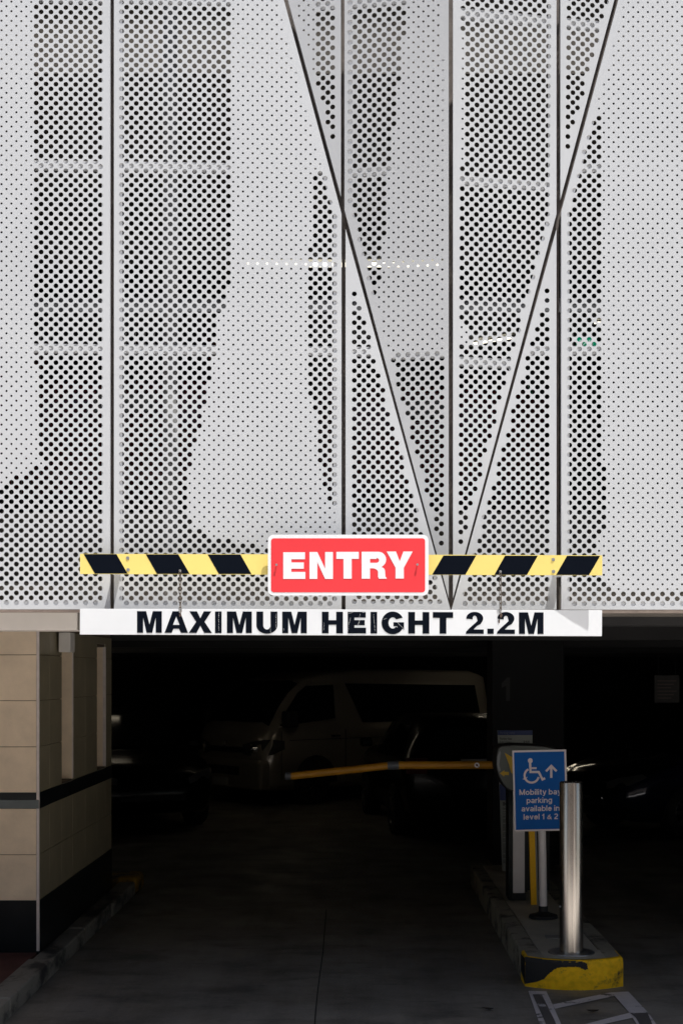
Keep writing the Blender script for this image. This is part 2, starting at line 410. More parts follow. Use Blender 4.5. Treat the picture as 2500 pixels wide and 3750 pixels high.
def panel(label, outline, pl, ref, pitch, big, small=(), stiff=(5, 617, 1284), margin=(20, 24), vp=17.6, lip_w=30, hskip=None):
    """outline in photo pixels (any order), big/small: regions in 1568-wide preview pixels"""
    O = [on_plane(pl, *p) for p in outline]
    ar = sum(O[i][0]*O[(i+1) % len(O)][1] - O[(i+1) % len(O)][0]*O[i][1] for i in range(len(O)))
    if ar < 0: O = O[::-1]
    n = len(O); E = []
    for i in range(n):
        a, b = O[i], O[(i+1) % n]; d = Vector((b[0]-a[0], b[1]-a[1])); L = d.length; d /= L
        E.append((a, b, d, margin[0] if abs(d.x) < .02 or abs(d.y) < .02 else margin[1]))
    x0, z0 = on_plane(pl, *ref); Y0 = depth(pl, x0, z0); px = pitch*Y0/F; pz = vp*Y0/F; u = Y0/F
    rb = 9.15*u; rs = 4.3*u; S = lambda x, z, dy=0: (x, depth(pl, x, z) + dy, z)
    V = []; Fc = []; vid = {}; TH = .003
    def vx(i, j):
        k = (i, j)
        if k not in vid: vid[k] = len(V); V.append(S(x0 + i*px, z0 + j*pz))
        return vid[k]
    xs = [p[0] for p in O]; zs = [p[1] for p in O]
    i0 = int((min(xs)-x0)/px)-2; i1 = int((max(xs)-x0)/px)+2; j0 = int((min(zs)-z0)/pz)-2; j1 = int((max(zs)-z0)/pz)+2
    for i in range(i0, i1+1):
        for j in range(j0, j1+1):
            if (i + j) % 2: continue
            x = x0+i*px; z = z0+j*pz
            ins = all((-(b[1]-a[1])*(x-a[0]) + (b[0]-a[0])*(z-a[1]))/math.hypot(b[0]-a[0], b[1]-a[1]) > m*u for a, b, d, m in E)
            if ins:
                sx = (CX + x/depth(pl, x, z)*F)*.6272; sy = (CY - (z-H)/depth(pl, x, z)*F)*.6272
                isb = any(inside((sx, sy), r) for r in big) and not any(inside((sx, sy), r) for r in small)
                r = rb if isb else rs; q = 3 if isb else 2
                cs = [vx(i+1, j), vx(i, j+1), vx(i-1, j), vx(i, j-1)]
                m = 4*q; f0 = len(V)
                for k in range(m): t = 2*math.pi*k/m; V.append(S(x + r*math.cos(t), z + r*math.sin(t)))
                for k in range(m): t = 2*math.pi*k/m; V.append(S(x + r*math.cos(t), z + r*math.sin(t), TH))
                for k in range(m): Fc.append((f0+(k+1) % m, f0+k, f0+m+k, f0+m+(k+1) % m))
                for c in range(4):
                    e0 = cs[c]; e1 = cs[(c+1) % 4]; k0 = c*q
                    # fan: first half to e0, rest to e1
                    h = (q+1)//2 if q > 2 else 1
                    for k in range(h): Fc.append((e0, f0+(k0+k+1) % m, f0+(k0+k) % m))
                    Fc.append((e0, e1, f0+(k0+h) % m))
                    for k in range(h, q): Fc.append((e1, f0+(k0+k+1) % m, f0+(k0+k) % m))
            else:
                pg = [(x+px, z), (x, z+pz), (x-px, z), (x, z-pz)]
                if all((-(b[1]-a[1])*(p[0]-a[0]) + (b[0]-a[0])*(p[1]-a[1])) >= 0 for a, b, d, m in E for p in pg):
                    Fc.append((vx(i+1, j), vx(i, j+1), vx(i-1, j), vx(i, j-1)))
                else:
                    for a, b, d, m in E:
                        pg = clip(pg, a, b)
                        if len(pg) < 3: break
                    if len(pg) >= 3:
                        f0 = len(V); V += [S(*p) for p in pg]; Fc.append(tuple(range(f0, f0+len(pg))))
    root = empty('perforated_panel', (0, 0, 0), 0, label, 'panel', 'perforated white metal panels of the facade')
    me = MB(); me.v = V; me.f = Fc; me.build('sheet', white_metal, root)
    # returned edges: a 28 mm side wall and a lip folded in just behind the sheet
    rt = MB(); Wd = lip_w*u
    def shrink(dd):
        out = []
        for i in range(n):
            d0 = E[i-1][2]; d1 = E[i][2]; p = Vector(E[i][0]); n0 = Vector((-d0.y, d0.x)); n1 = Vector((-d1.y, d1.x))
            k = n0 + n1; den = 1 + n0.dot(n1); out.append(p + k*dd/max(den, .25))
        return out
    outer = shrink(0.0); inner = shrink(Wd)
    cen = Vector((sum(xs)/n, sum(zs)/n))
    for i in range(n):
        a, b = outer[i], outer[(i+1) % n]; c, d = inner[(i+1) % n], inner[i]
        if (Vector(c)-Vector(d)).dot(E[i][2]) <= 0: # tip too sharp for a full lip
            c = d = (Vector(c)+Vector(d))/2
        rt.quad(S(a[0], a[1]), S(b[0], b[1]), S(b[0], b[1], .03), S(a[0], a[1], .03))
        rt.quad(S(a[0], a[1], .0055), S(b[0], b[1], .0055), S(c[0], c[1], .0055), S(d[0], d[1], .0055))
        rt.quad(S(d[0], d[1], .0055), S(c[0], c[1], .0055), S(c[0], c[1], .03), S(d[0], d[1], .03))
    rt.build('edge_return', return_metal, root)
    for sy in stiff:
        z = on_plane(pl, 1308, sy)[1]
        pg = [(min(xs)-1, z-.021), (max(xs)+1, z-.021), (max(xs)+1, z+.021), (min(xs)-1, z+.021)]
        O2 = shrink(Wd+.001)
        for i in range(n):
            pg = clip(pg, O2[i], O2[(i+1) % n])
            if len(pg) < 3: break
        if len(pg) >= 3:
            sm = MB(); sm.prism([pg], lambda a, b, w_: S(a, b, .012 + w_), .03)
            sm.build('stiffener', return_metal, root)
    return root

BIG = [[(-1200,-1200),(3000,-1200),(3000,3000),(-1200,3000)]]
TOP = -330
def dgl(y): return 1047 + (1648-1047)*y/2232      # centre of the left diagonal gap at photo row y
def dgr(y): return 2255 + (1653-2255)*y/2232
def yl(x): return (x - 1047)*2232/(1648-1047)
def yr(x): return (x - 2255)*2232/(1653-2255)
g_ = 7.5   # half gap, pixels
B1 = [[(80,-300),(80,820),(92,900),(92,1040),(100,1066),(75,1078),(30,1097),(0,1112),(-600,1112),(-600,1500),(300,1500),(300,-300)]]
panel('perforated panel at the far left, big holes along its right side and foot',
      [(-900,TOP),(403,TOP),(403,2231),(-900,2231)], PL_LEFT, (97.3,2206.8), 17.93, B1)
B2 = [[(200,-300),(533,-300),(533,600),(522,690),(500,735),(500,790),(489,835),(478,900),(465,960),(455,1010),(440,1050),(430,1130),(430,1180),(440,1208),(470,1222),(500,1236),(555,1250),(620,1256),(800,1256),(800,1500),(200,1500)],
      [(716,412),(733,395),(800,395),(800,1190),(760,1165),(745,1120),(735,1070),(725,960),(712,900),(706,830),(706,570),(714,560)],
      [(726,380),(745,380),(745,396),(726,396)]]
panel('broadest perforated panel, above the left striped bar, large holes on its left half',
      [(418,TOP),(dgl(TOP)-g_,TOP),(1250,yl(1250+g_)),(1250,2231),(418,2231)], PL_LEFT, (464,2208.4), 17.68, B2)
panel('narrow triangular perforated panel below the left diagonal joint, behind the red sign',
      [(1265,yl(1265+g_)),(1648,2231),(1265,2231)], PL_LEFT, (1331.7,2202.7), 17.35, BIG)
B4 = [[(723,-300),(900,-300),(900,500),(765,340),(745,260),(728,205),(723,180)]]
panel('small triangular perforated panel wedged at the top between the left diagonal and a vertical joint',
      [(dgl(TOP)+g_,TOP),(1248,TOP),(1248,yl(1248-g_))], PL_VL, (1218,535.7), 17.55, B4, margin=(20, 22))
B5 = [[(780,-300),(935,-300),(935,80),(922,100),(922,150),(916,200),(905,240),(905,300),(898,330),(892,400),(886,480),(880,560),(875,600),(870,645),(862,660),(853,700),(800,700)],
      [(800,811),(1100,811),(1100,1500),(800,1500)]]
panel('grey shaded perforated panel left of the central fold, its tip pointing down',
      [(1261,TOP),(1642,TOP),(1642,2190),(1261,yl(1261-g_))], PL_VL, (1615.1,1989.1), 17.55, B5, stiff=(5,628,1303), margin=(20,22))
S6 = [[(1040,-300),(1058,-300),(1058,530),(1040,530)],[(1040,665),(1058,665),(1058,812),(1040,812)],[(1055,78),(1072,78),(1072,372),(1055,372)],[(1055,742),(1072,742),(1072,795),(1055,795)]]
panel('light perforated panel right of the central fold, full of large holes and narrowing downwards',
      [(1658,TOP),(2036,TOP),(2036,yr(2036+g_)),(1658,2190)], PL_VR, (1686,1983.5), 17.5, BIG, S6, stiff=(5,628,1303), margin=(20,22))
panel('small triangular perforated panel at the top beside the right diagonal joint',
      [(2051,TOP),(dgr(TOP)-g_,TOP),(2051,yr(2051+g_))], PL_VR, (2077.5,535.7), 17.6, [[(1200,-300),(1500,-300),(1383,60),(1340,500),(1200,500)]], margin=(20,22))
panel('triangular perforated panel with its point up, below the right diagonal joint',
      [(2036,yr(2036-g_)),(2036,2232),(1653,2232)], PL_RIGHT, (1772.5,2210.1), 17.58, BIG)
B9 = [[(1200,262),(1375,262),(1377,1000),(1388,1080),(1388,1222),(1370,1232),(1370,1320),(1385,1338),(1400,1352),(1430,1362),(2200,1362),(2200,1500),(1200,1500)]]
panel('wide perforated panel at the right edge, mostly small holes, larger along its left side',
      [(dgr(TOP)+g_,TOP),(3300,TOP),(3300,2232),(2054,2232),(2054,yr(2054-g_))], PL_RIGHT, (2138,2210.6), 17.8, B9)

# steel frame behind the joints
fr = empty('support_frame', (0, 7.3, 0), 0, 'dark steel frame seen in the gaps between the perforated panels', 'frame')
def mull(px, w_, y0=-TOP, d=.05, bot=2231):
    x = (px - CX)/F*YF; Y = YF - AL*x - PL_LEFT[2] if x < XA else YF - AR*x - PL_RIGHT[2]
    z1 = H + (CY - TOP)/F*Y; z0 = H + (CY - bot)/F*Y
    MB().box(x-w_/2, x+w_/2, d, d+.07, z0-.004, z1, Matrix.Translation((0, Y-7.3, 0))).build('mullion', frame_metal, fr)
mull(410, .030, d=.10); mull(1257, .016, d=.07); mull(1650, .040, d=.05); mull(2046, .016, d=.075)
for (pa, pb, pl) in (((1047, 0), (1648, 2232), PL_LEFT), ((2255, 0), (1653, 2232), PL_RIGHT)):
    a = on_plane(pl, pa[0]+(pa[0]-pb[0])*.14, -312); b = on_plane(pl, *pb)
    d = Vector((b[0]-a[0], b[1]-a[1])).normalized()*.0; m = MB()
    nn = Vector((-(b[1]-a[1]), b[0]-a[0])).normalized()*.016
    q = [(a[0]+nn.x, a[1]+nn.y), (b[0]+nn.x, b[1]+nn.y), (b[0]-nn.x, b[1]-nn.y), (a[0]-nn.x, a[1]-nn.y)]
    m.prism([q], lambda x, z, w_: (x, depth(pl, x, z)+.09+w_-7.3, z), .05); m.build('diagonal_member', frame_metal, fr)
rm = MB()
rust = mat('weathered_rail', (.34, .28, .25), .7, 0, .2, 14)
for x0, x1, pl in ((-2.2, XA, PL_LEFT), (XA+.001, 3.0, PL_RIGHT)):
    for dy0, dy1, za, zb_ in ((.04, .08, -.016, .0),):
        q = [(x0, zb+za), (x1, zb+za), (x1, zb+zb_-.003), (x0, zb+zb_-.003)]
        rm.prism([q], lambda x, z, w_: (x, depth(pl, x, z)+.035+w_-7.3, z), .05)
rm.build('bottom_rail', rust, fr)

# ------------------------------------------------------------------ signs hung on the facade
# hazard strip
YS = 7.03
def strip_right_Y(px): return 7.037 - (px-1540)/(2203.0-1540)*.105
hz = empty('hazard_strip', P(1250, 2068, 7.06), 0, 'long yellow and black striped bar across the facade behind the red sign', 'barrier strip')
def loc(o): return Vector(o.location)
hl = loc(hz)
def flat(mb, pts, Yf, th, base, lift=0.0):
    mb.prism([[(p[0], -p[1]) for p in pts]], lambda u, v, w_: P(u, -v, Yf(u)-lift) + Vector((0, w_, 0)) - base, th)
strL = MB(); strR = MB(); blk = MB()
fy = lambda px: YS
flat(strL, [(294,2028),(1100,2030),(1100,2105),(294,2102)], fy, .004, hl)
flat(strR, [(1500,2031),(2203.5,2033.5),(2203.5,2107),(1500,2105)], strip_right_Y, .004, hl)
strL.build('yellow_bar', haz_y, hz)['label'] = 'left half of the yellow bar'
strR.build('yellow_bar', haz_y, hz)['label'] = 'right half of the yellow bar'
def c7(x, y): return (250+x/2.09, 1980+y/2.09)
def c8(x, y): return (1550+x/2.09, 1980+y/2.09)
for q in ([(120,103),(370,103),(455,252),(205,252)], [(595,105),(843,105),(930,254),(680,254)], [(1068,106),(1318,106),(1402,255),(1153,255)]):
    m = MB(); flat(m, [c7(*p) for p in q], fy, .0009, hl, .001); m.build('black_stripe', ink, hz)
for q in ([(152,114),(402,114),(320,260),(66,260)], [(623,115),(873,115),(790,262),(541,261)], [(1097,116),(1349,117),(1264,263),(1013,262)]):
    m = MB(); flat(m, [c8(*p) for p in q], strip_right_Y, .0009, hl, .001); m.build('black_stripe', ink, hz)
for p in (c7(457,133), c7(460,223), c8(991,144), c8(993,236)):
    Yv = (YS if p[0] < 1300 else strip_right_Y(p[0])); q = P(p[0], p[1], Yv) - hl
    MB().bar(q, q + Vector((0, -.0022, 0)), .0085, 14).bar(q + Vector((0, -.0022, 0)), q + Vector((0, -.0032, 0)), .0045, 6).build('screw', screw_m, hz)
for px in (418, 2064):
    Yv = (YS if px < 1300 else strip_right_Y(px)); a = P(px, 2085, Yv) - hl
    MB().box(a.x-.0185, a.x+.0185, .005+a.y, a.y+.19 if px < 1000 else a.y+.30, a.z-.02, a.z+.01).build('bracket_arm', return_metal, hz)

# ENTRY sign
Yn = 6.995; es = empty('entry_sign', P(1275, 2070, Yn), 0, 'red rectangular ENTRY sign with rounded corners and white border', 'sign')
eb = loc(es)
def cs_(x, y): return (950+x/2.24, 1900+y/2.24)
def pr(mb, loops, th, lift, base, Y, sc=cs_):
    mb.prism([[(sc(*p)[0], -sc(*p)[1]) for p in lp] for lp in loops], lambda u, v, w_: P(u, -v, Y-lift) + Vector((0, w_, 0)) - base, th)
m = MB(); pr(m, [rrect(70,130,1385,629,46)], .003, 0, eb, Yn); m.build('white_plate', sign_white, es)
m = MB(); pr(m, [rrect(95,160,1357,603,24)], .0006, .001, eb, Yn); m.build('red_field', red_m, es)
base_t = lambda u, v, w_: P(950+u/2.24, 1900-v/2.24, Yn-.0022) + Vector((0, w_, 0)) - eb
for g1 in ([('E',195,376,-493,-274,.305),('N',410,602,-493,-272,.29),('T',630,814,-491,-271,.305),('R',837,1042,-491,-270,.31),('Y',1042,1255,-490,-268,.305)]):
    m = MB(); lettering(m, [g1], base_t, .0008); m.build('letter', sign_white, es)
for p in ((140,378),(1293,376)):
    q = P(*cs_(*p), Yn) - eb
    MB().bar(q, q+Vector((0,-.009,0)), .0035, 8).bar(q+Vector((0,-.009,0)), q+Vector((0,-.012,0)), .0056, 12).build('fixing_screw', screw_m, es)

# height limit board
Yb = 6.99; hb = empty('height_board', P(1250, 2280, Yb), 0, 'long white board reading MAXIMUM HEIGHT 2.2M hung on two chains', 'sign')
bb = loc(hb)
m = MB(); m.prism([[(293,-2323.7),(2202,-2329.7),(2203,-2234.5),(293.5,-2229.5)]], lambda u, v, w_: P(u, -v, Yb) + Vector((0, w_, 0)) - bb, .018)
m.build('board', board_white, hb, bevel=.0012)
m = MB()
sl = lambda px: (px-293)*6.0/1909
Tb = lambda u, v, w_: P(u, -v + sl(u), Yb-.0012) + Vector((0, w_, 0)) - bb
it = [('M',528,717,7),('A',738,917,7),('X',923,1100,7),('I',1124,1174,7),('M',1215,1405,7),('U',1440/2.09+250,950+147/2.24,0),
      ('M',950+187/2.24,950+388/2.24,0),('H',950+512/2.24,950+684/2.24,0),('E',950+723/2.24,950+873/2.24,0),('I',950+910/2.24,950+964/2.24,0),
      ('G',950+1000/2.24,950+1184/2.24,0),('H',950+1219/2.24,950+1391/2.24,0),('T',950+1420/2.24,1550+226/2.09,0),
      ('2',322,460,8),('.',488,536,8),('2',560,698,8),('M',729,917,8)]
L = []
for ch, a, b, k in it:
    if k == 7: a = 250+a/2.09; b = 250+b/2.09
    if k == 8: a = 1550+a/2.09; b = 1550+b/2.09
    L.append((ch, a, b, -2316.5 - (1.2 if ch in 'GU' else 0), -2237.5, .31))
for g1 in L:
    m = MB(); lettering(m, [g1], Tb, .0008); m.build('full_stop' if g1[0] == '.' else 'letter', ink, hb)
# scratches through the lettering
m = MB(); rs = random.Random(4)
scr = [(1011,2248,2302),(1150/2.09+250+2,2243,2310),(1148/2.09+252,2250,2262),(990,2285,2312),(1038,2300,2312),(1185,2280,2312),(1283,2262,2310),(1318,2248,2300),(1367,2250,2312)]
for x, y0, y1 in scr:
    y = y0; xx = x; m = MB()
    while y < y1:
        l_ = rs.uniform(2, 6); dx = rs.uniform(-.9, .9) + (-.9 if 1270 < x < 1340 else 0)
        m.prism([[(xx, -y), (xx+.7, -y), (xx+.7+dx, -y-l_), (xx+dx, -y-l_)]], lambda u, v, w_: P(u, -v, Yb-.0022)-bb, 0)
        y += l_ + rs.uniform(.6, 5); xx += dx
    m.build('scratch', board_white, hb)
for (a, b, c, d) in ((1305,2298,1321,2262),(1450,2275,1466,2292),(1466,2292,1487,2310),(1404,2268,1416,2264),(1275,2246,1292,2243),(1326,2244,1338,2241)):
    nx = Vector((d-b, -(c-a))).normalized()*.32; m = MB()
    m.prism([[(a+nx.x,-(b+nx.y)),(c+nx.x,-(d+nx.y)),(c-nx.x,-(d-nx.y)),(a-nx.x,-(b-nx.y))]], lambda u, v, w_: P(u, -v, Yb-.0022)-bb, 0)
    m.build('scratch', board_white, hb)
for px, py in ((659,2240),(1832,2242)):
    q = P(px, py, Yb)-bb
    ey = MB()
    for k in range(12):
        t0 = 2*math.pi*k/12; t1 = 2*math.pi*(k+1)/12
        ey.bar(q+Vector((0, -.006+.006*math.cos(t0), .006*math.sin(t0))), q+Vector((0, -.006+.006*math.cos(t1), .006*math.sin(t1))), .0018, 6, caps=False)
    ey.build('eye_bolt', screw_m, hb)

for px, py, rx, ry in ((1833,2253,5,9),(1826,2275,3,8),(660,2252,4,7)):
    m = MB(); m.prism([[(x, -y) for x, y in arc(px, py, rx, ry, 0, 340, 14)]], lambda u, v, w_: P(u, -v, Yb-.0023)-bb, 0); m.build('rust_stain', mat('rust_mark', (.10,.065,.05), .8, 0, .4, 200), hb)
# chains
def chain(px, ptop, pbot, Yt, label):
    top = P(px, ptop, Yt-.010); bot = P(px+.5, pbot, Yb-.006)
    root = empty('chain', top, 0, label, 'chain', 'chains carrying the height board')
    MB().bar((0,.012,0), (0,-.002,0), .0035, 8).bar((0,-.002,0), (0,-.004,0), .006, 12).build('bolt', screw_m, root)
    n = 9; D = bot - top; Ls = D.length/n
    for i in range(n):
        c0 = D*((i+.5)/n); lk = MB(); nn = 16; hw = .0052; hh = Ls*.5+.0022
        rot = (i % 2)*math.pi/2 + .5 + rs.uniform(-.25, .25)
        pts = []
        for k in range(nn):
            t = 2*math.pi*k/nn; x = hw*math.cos(t); z = (hh-hw)*(1 if math.sin(t) > 0 else -1)*(1 if abs(math.sin(t)) > .2 else abs(math.sin(t))/.2) + hw*math.sin(t)
            pts.append(c0 + Vector((x*math.cos(rot), x*math.sin(rot), z)) + Vector((rs.uniform(-1, 1)*.0003, 0, 0)))
        for k in range(nn): lk.bar(pts[k], pts[(k+1) % nn], .0021, 6, caps=False)
        lk.build('link', chain_m, root, smooth=True)
    return root
chain(660, 2090, 2241, YS, 'left of the two short chains, hanging down to the letter A of the board')
chain(1831, 2093, 2243, strip_right_Y(1831), 'right of the two short chains, hanging down to the last digit of the board')

# ------------------------------------------------------------------ left wall at the entrance
XW = -2.125; YW = 9.74
wl = empty('tiled_wall', (XW, YW, 0), 0, 'beige tiled wall with dark stone bands left of the entrance', 'wall')
def zat(py, Y=YW): return H + (CY-py)/F*Y
core = MB()
Wx = -6.0
# core blocks leave two upright slots
segs = [(0.02, .76), (1.16, 2.18), (2.59, 2.885)]
def bx(mb, x0, x1, y0, y1, z0, z1): mb.box(x0, x1, y0, y1, z0, z1)
core.box(Wx-XW, -.012, .012, 2.885, .10, 1.19); core.box(Wx-XW, -.012, .012, 2.885, 2.20, 2.34)
for a, b in ((.012, .76), (1.16, 2.18), (2.59, 2.885)): core.box(Wx-XW, -.012, a, b, 1.19, 2.20)
core.box(Wx-XW, -.16, .76, 1.16, 1.19, 2.20); core.box(Wx-XW, -.16, 2.18, 2.59, 1.19, 2.20)
core.build('wall_core', joint, wl)
rows = [zat(3298), zat(3130), zat(2961)], [zat(2903), zat(2735), zat(2566), zat(2398), zat(2300)]
tl = MB(); gp = .002
for rr in rows:
    for z0, z1 in zip(rr, rr[1:]):
        x = -.014
        while x > Wx-XW:
            tl.box(max(x-.6, Wx-XW)+gp, x-gp, 0, .012, z0+gp, z1-gp); x -= .6
tl.build('front_tiles', beige, wl, bevel=.0012)
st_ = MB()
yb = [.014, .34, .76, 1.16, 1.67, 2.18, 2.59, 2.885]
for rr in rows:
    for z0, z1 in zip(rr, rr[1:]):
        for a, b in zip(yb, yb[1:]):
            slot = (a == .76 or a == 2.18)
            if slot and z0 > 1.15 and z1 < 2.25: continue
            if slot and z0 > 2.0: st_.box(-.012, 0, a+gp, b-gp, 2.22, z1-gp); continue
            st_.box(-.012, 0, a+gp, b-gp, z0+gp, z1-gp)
for a in (.76, 2.18):
    d = .40
    MB().box(-.16, -.148, a, a+d, 1.192, 2.198).box(-.148, -.004, a+d-.006, a+d+.0, 1.192, 2.198).build('slot_lining', beige, wl)
st_.build('side_tiles', mat('olive_side_tile', (.31, .265, .175), .35, 0, .14, 4, bump=.06, bscale=70), wl, bevel=.001)  # side tiles darker and more olive than the front tiles
tr = MB()
tr.box(-.014, .004, -.005, .012, .125, 2.31)
tr.build('corner_trim', white_trim, wl)
for a in (1.16, 2.575):
    MB().box(-.020, .004, a-.004, a+.016, 1.195, 2.2).build('slot_trim', white_trim, wl)
bd = MB()
bd.box(Wx-XW, .003, -.006, .012, zat(2961)+.0, zat(2929)); bd.build('front_band', green_stone, wl, bevel=.001)
bd = MB(); bd.box(Wx-XW, .003, -.004, .012, zat(2929)+.001, zat(2903)); bd.box(-.012, .005, .013, 2.89, zat(2961), zat(2903))
bd.build('dark_band', black_stone, wl)
bd = MB(); bd.box(Wx-XW, .001, -.004, .013, .10, zat(3298)); bd.box(-.012, .004, .014, 2.89, .10, zat(3298)); bd.build('plinth', black_stone, wl)

# cream fascia beam and small box under the soffit
o = MB().box(-4, .0, 0, .25, 0, .108).build('fascia_beam', cream, None, bevel=.003); o.location = P(283, 2308, 7.78)
tag(o, 'cream painted beam under the panels at the left, above the tiled wall', 'beam')
o = MB().box(0, .011, 0, .2, 0, .110).build('side_cover', mat('cover_grey', (.20,.18,.16), .7)); o.location = P(283.5, 2308, 7.78) + Vector((.0015, .02, 0))
tag(o, 'thin grey cover strip on the right end of the cream beam', 'cover')
o = MB().box(0, .083, 0, .16, 0, .139).build('junction_box', cream, None, bevel=.003); o.location = P(215.6, 2388, 10.3)
tag(o, 'small cream box fixed below the soffit on the tiled side wall', 'box')

# kerb and paving on the left
kx = -1.98
kb = empty('kerb', (kx, 7.2, 0), 0, 'worn concrete kerb running in along the left tiled wall', 'kerb')
km = worn_paint('old_kerb_concrete', (.27, .25, .21), (.06, .057, .053), .48, .6, 4, (1, .6, 1))
ys = [3.0, 4.5, 6.0, 7.2, 8.35, 9.5, 10.65, 11.8, 13.0]
for i, (a, b) in enumerate(zip(ys, ys[1:])):
    j = rs.uniform(-.006, .006)
    MB().box(XW+.004-kx+(-.02 if a < 9.4 else 0), j, a-7.2+.004, b-7.2-.004, 0, .118+rs.uniform(-.003, .003)).build('kerb_stone', km, kb, bevel=.012)
kn = worn_paint('worn_yellow_left', (.35, .20, .02), (.05, .045, .04), .45, .58, 5)
MB().box(-.9, .02, 13.02-7.2, 13.45-7.2, 0, .16).build('yellow_end', kn, kb, bevel=.04)
pv = struct(MB().box(-10, XW-.012, 5.0, YW-.01, 0, .115).build('red_paving', mat('red_paving', (.10, .035, .028), .8, 0, .25, 6, bump=.2)))

# ------------------------------------------------------------------ island with kerb stones
isl = empty('traffic_island', (1.34, 9.1, 0), 0, 'raised concrete island with a worn yellow painted nose', 'island')
yn = worn_paint('worn_yellow_paint', (.95, .56, .012), (.05, .045, .03), .53, .66, 5.5, (1, 1, 1.2), .45)
kg = worn_paint('island_kerb_concrete', (.36, .33, .26), (.05, .048, .045), .5, .62, 5)
ig = mat('island_infill', (.50, .46, .37), .85, 0, .18, 3, bump=.2)
zi = .19
def front_curve(n=14, x0=1.055, x1=1.675, y0=9.20, sag=.12, rc=.035):
    pts = []
    for k in range(n+1):
        t = -1 + 2*k/n; pts.append((x0+(x1-x0)*(k/n), y0 - sag*(1-t*t)*1.0))
    return pts
fc = front_curve()
m = MB(); prof = fc + [(1.675, 9.42), (1.055, 9.42)]
# face: slightly battered, top edge rounded
ring = []
cxy = Vector((1.365, 9.45))
lev = [(0, 0.0), (.15, .0), (.180, .003), (.187, .008), (.19, .016)]
m2 = []
for z, ins in lev:
    row = []
    for (x, y) in [(1.055, 9.42)] + fc + [(1.675, 9.42)]:
        v = Vector((x, y)); d = (cxy - v); d.normalize(); row.append((x + (ins if x < 1.365 else -ins)*min(1, abs(x-1.365)/.31), y + ins*(0 if y > 9.4 else 1), z))
    m2.append(row)
for a, b in zip(m2, m2[1:]):
    for k in range(len(a)-1): m.quad(a[k], a[k+1], b[k+1], b[k])
def off(mb, o): mb.v = [(x-o[0], y-o[1], z-o[2]) for x, y, z in mb.v]; return mb
IO = (1.34, 9.1, 0)
off(m, IO); no = m.build('nose_kerb', yn, isl, smooth=True)
top = [(x, y) for x, y, z in m2[-1]]
tp = [(1.365+(x-1.365)*.985, y+.008*(1 if y < 9.4 else 0)) for x, y in top]
m = MB(); m.prism([top, ], lambda u, v, w_: (u-IO[0], v-IO[1], zi-.0005), 0); m.build('nose_rim', yn, isl)
m = MB(); m.prism([tp], lambda u, v, w_: (u-IO[0], v-IO[1], zi+.0015), 0); m.build('nose_top', kg, isl)
inf = [p for p in tp if 1.175 < p[0] < 1.555]; yl_ = max(p[1] for p in inf if p[1] < 9.4)
inf = [(1.172, 9.42)] + [(1.172, inf[0][1]+.004)] + [(x, y+.004) for x, y in inf] + [(1.558, inf[-1][1]+.004), (1.558, 9.42)]
m = MB(); m.prism([inf], lambda u, v, w_: (u-IO[0], v-IO[1], zi+.0035), 0); m.build('infill', ig, isl)
# black rubber-marked patch on the left of the nose
m = MB()
nb = [(1.0,0.0),(0,0)]
patch = [(0,.189),(.25,.188),(.34,.182),(.375,.172),(.378,.135),(.352,.132),(.33,.148),(.27,.153),(.2,.145),(.165,.125),(.135,.095),(.11,.065),(.06,.04),(0,.02)]
def nose_T(u, z, w_):
    x = 1.055+u; t = -1 + 2*(u/.62); y = 9.20 - .12*(1-t*t)
    ins = 0 if z < .165 else (z-.165)/.025*.012
    return (x - 1.34, y + ins*(.9) - .003 - 9.1 + w_, z)
dense = []
for i in range(len(patch)):
    a = patch[i]; b = patch[(i+1) % len(patch)]
    for k in range(4): dense.append((a[0]+(b[0]-a[0])*k/4 + rs.uniform(-.003, .003), a[1]+(b[1]-a[1])*k/4 + (rs.uniform(-.003, .003) if 0 < i < 12 else 0)))
bmm = MB()
gridn = 130
for i in range(gridn):
    for j in range(60):
        u0 = .0+i*.38/gridn; u1 = .0+(i+1)*.38/gridn; v0 = .02+j*.17/60; v1 = .02+(j+1)*.17/60
        if inside(((u0+u1)/2, (v0+v1)/2), dense): bmm.quad(nose_T(u0, v0, 0), nose_T(u1, v0, 0), nose_T(u1, v1, 0), nose_T(u0, v1, 0))
bmm.quad((1.0525-1.34, .095, .03), (1.0525-1.34, .31, .06), (1.0525-1.34, .31, .17), (1.0525-1.34, .095, .183))
bmm.build('tyre_scuff', rubber, isl)
for (x0, x1, nm) in ((1.055, 1.17, 0), (1.56, 1.675, 1)):
    y = 9.425
    for L_ in (1.05, 1.05, 1.05, 1.05):
        MB().box(x0-1.34, x1-1.34, y+.003-9.1, y+L_-.003-9.1, 0, zi + rs.uniform(-.004, .001)).build('kerb_stone', kg, isl, bevel=.012); y += L_
MB().box(1.172-1.34, 1.558-1.34, 9.422-9.1, 13.62-9.1, 0, zi-.006).build('infill', ig, isl)
MB().box(1.28-1.34, 1.42-1.34, 9.86-9.1, 9.98-9.1, zi-.006, zi-.001).build('cover_plate', mat('cover_plate', (.26, .25, .23), .6, 0, .2, 20), isl)

# bollard
bo = empty('bollard', (1.367, 9.33, zi), 0, 'tall brushed stainless steel bollard at the front of the island', 'bollard')
m = MB(); m.lathe([(.0, 1.097), (.066, 1.097), (.0735, 1.094), (.0755, 1.088), (.0755, 0.008)], n=64); m.build('post', steel, bo, smooth=True)
m = MB(); m.lathe([(.074, .012), (.146, .010), (.149, .004), (.149, -.006)], n=48); m.build('base_flange', mat('flange_steel', (.33, .32, .30), .4, .9, .2, 15), bo, smooth=True)
MB().bar((-.073,-.018,.30),(-.079,-.019,.30),.006,8).build('lock_pin', screw_m, bo)

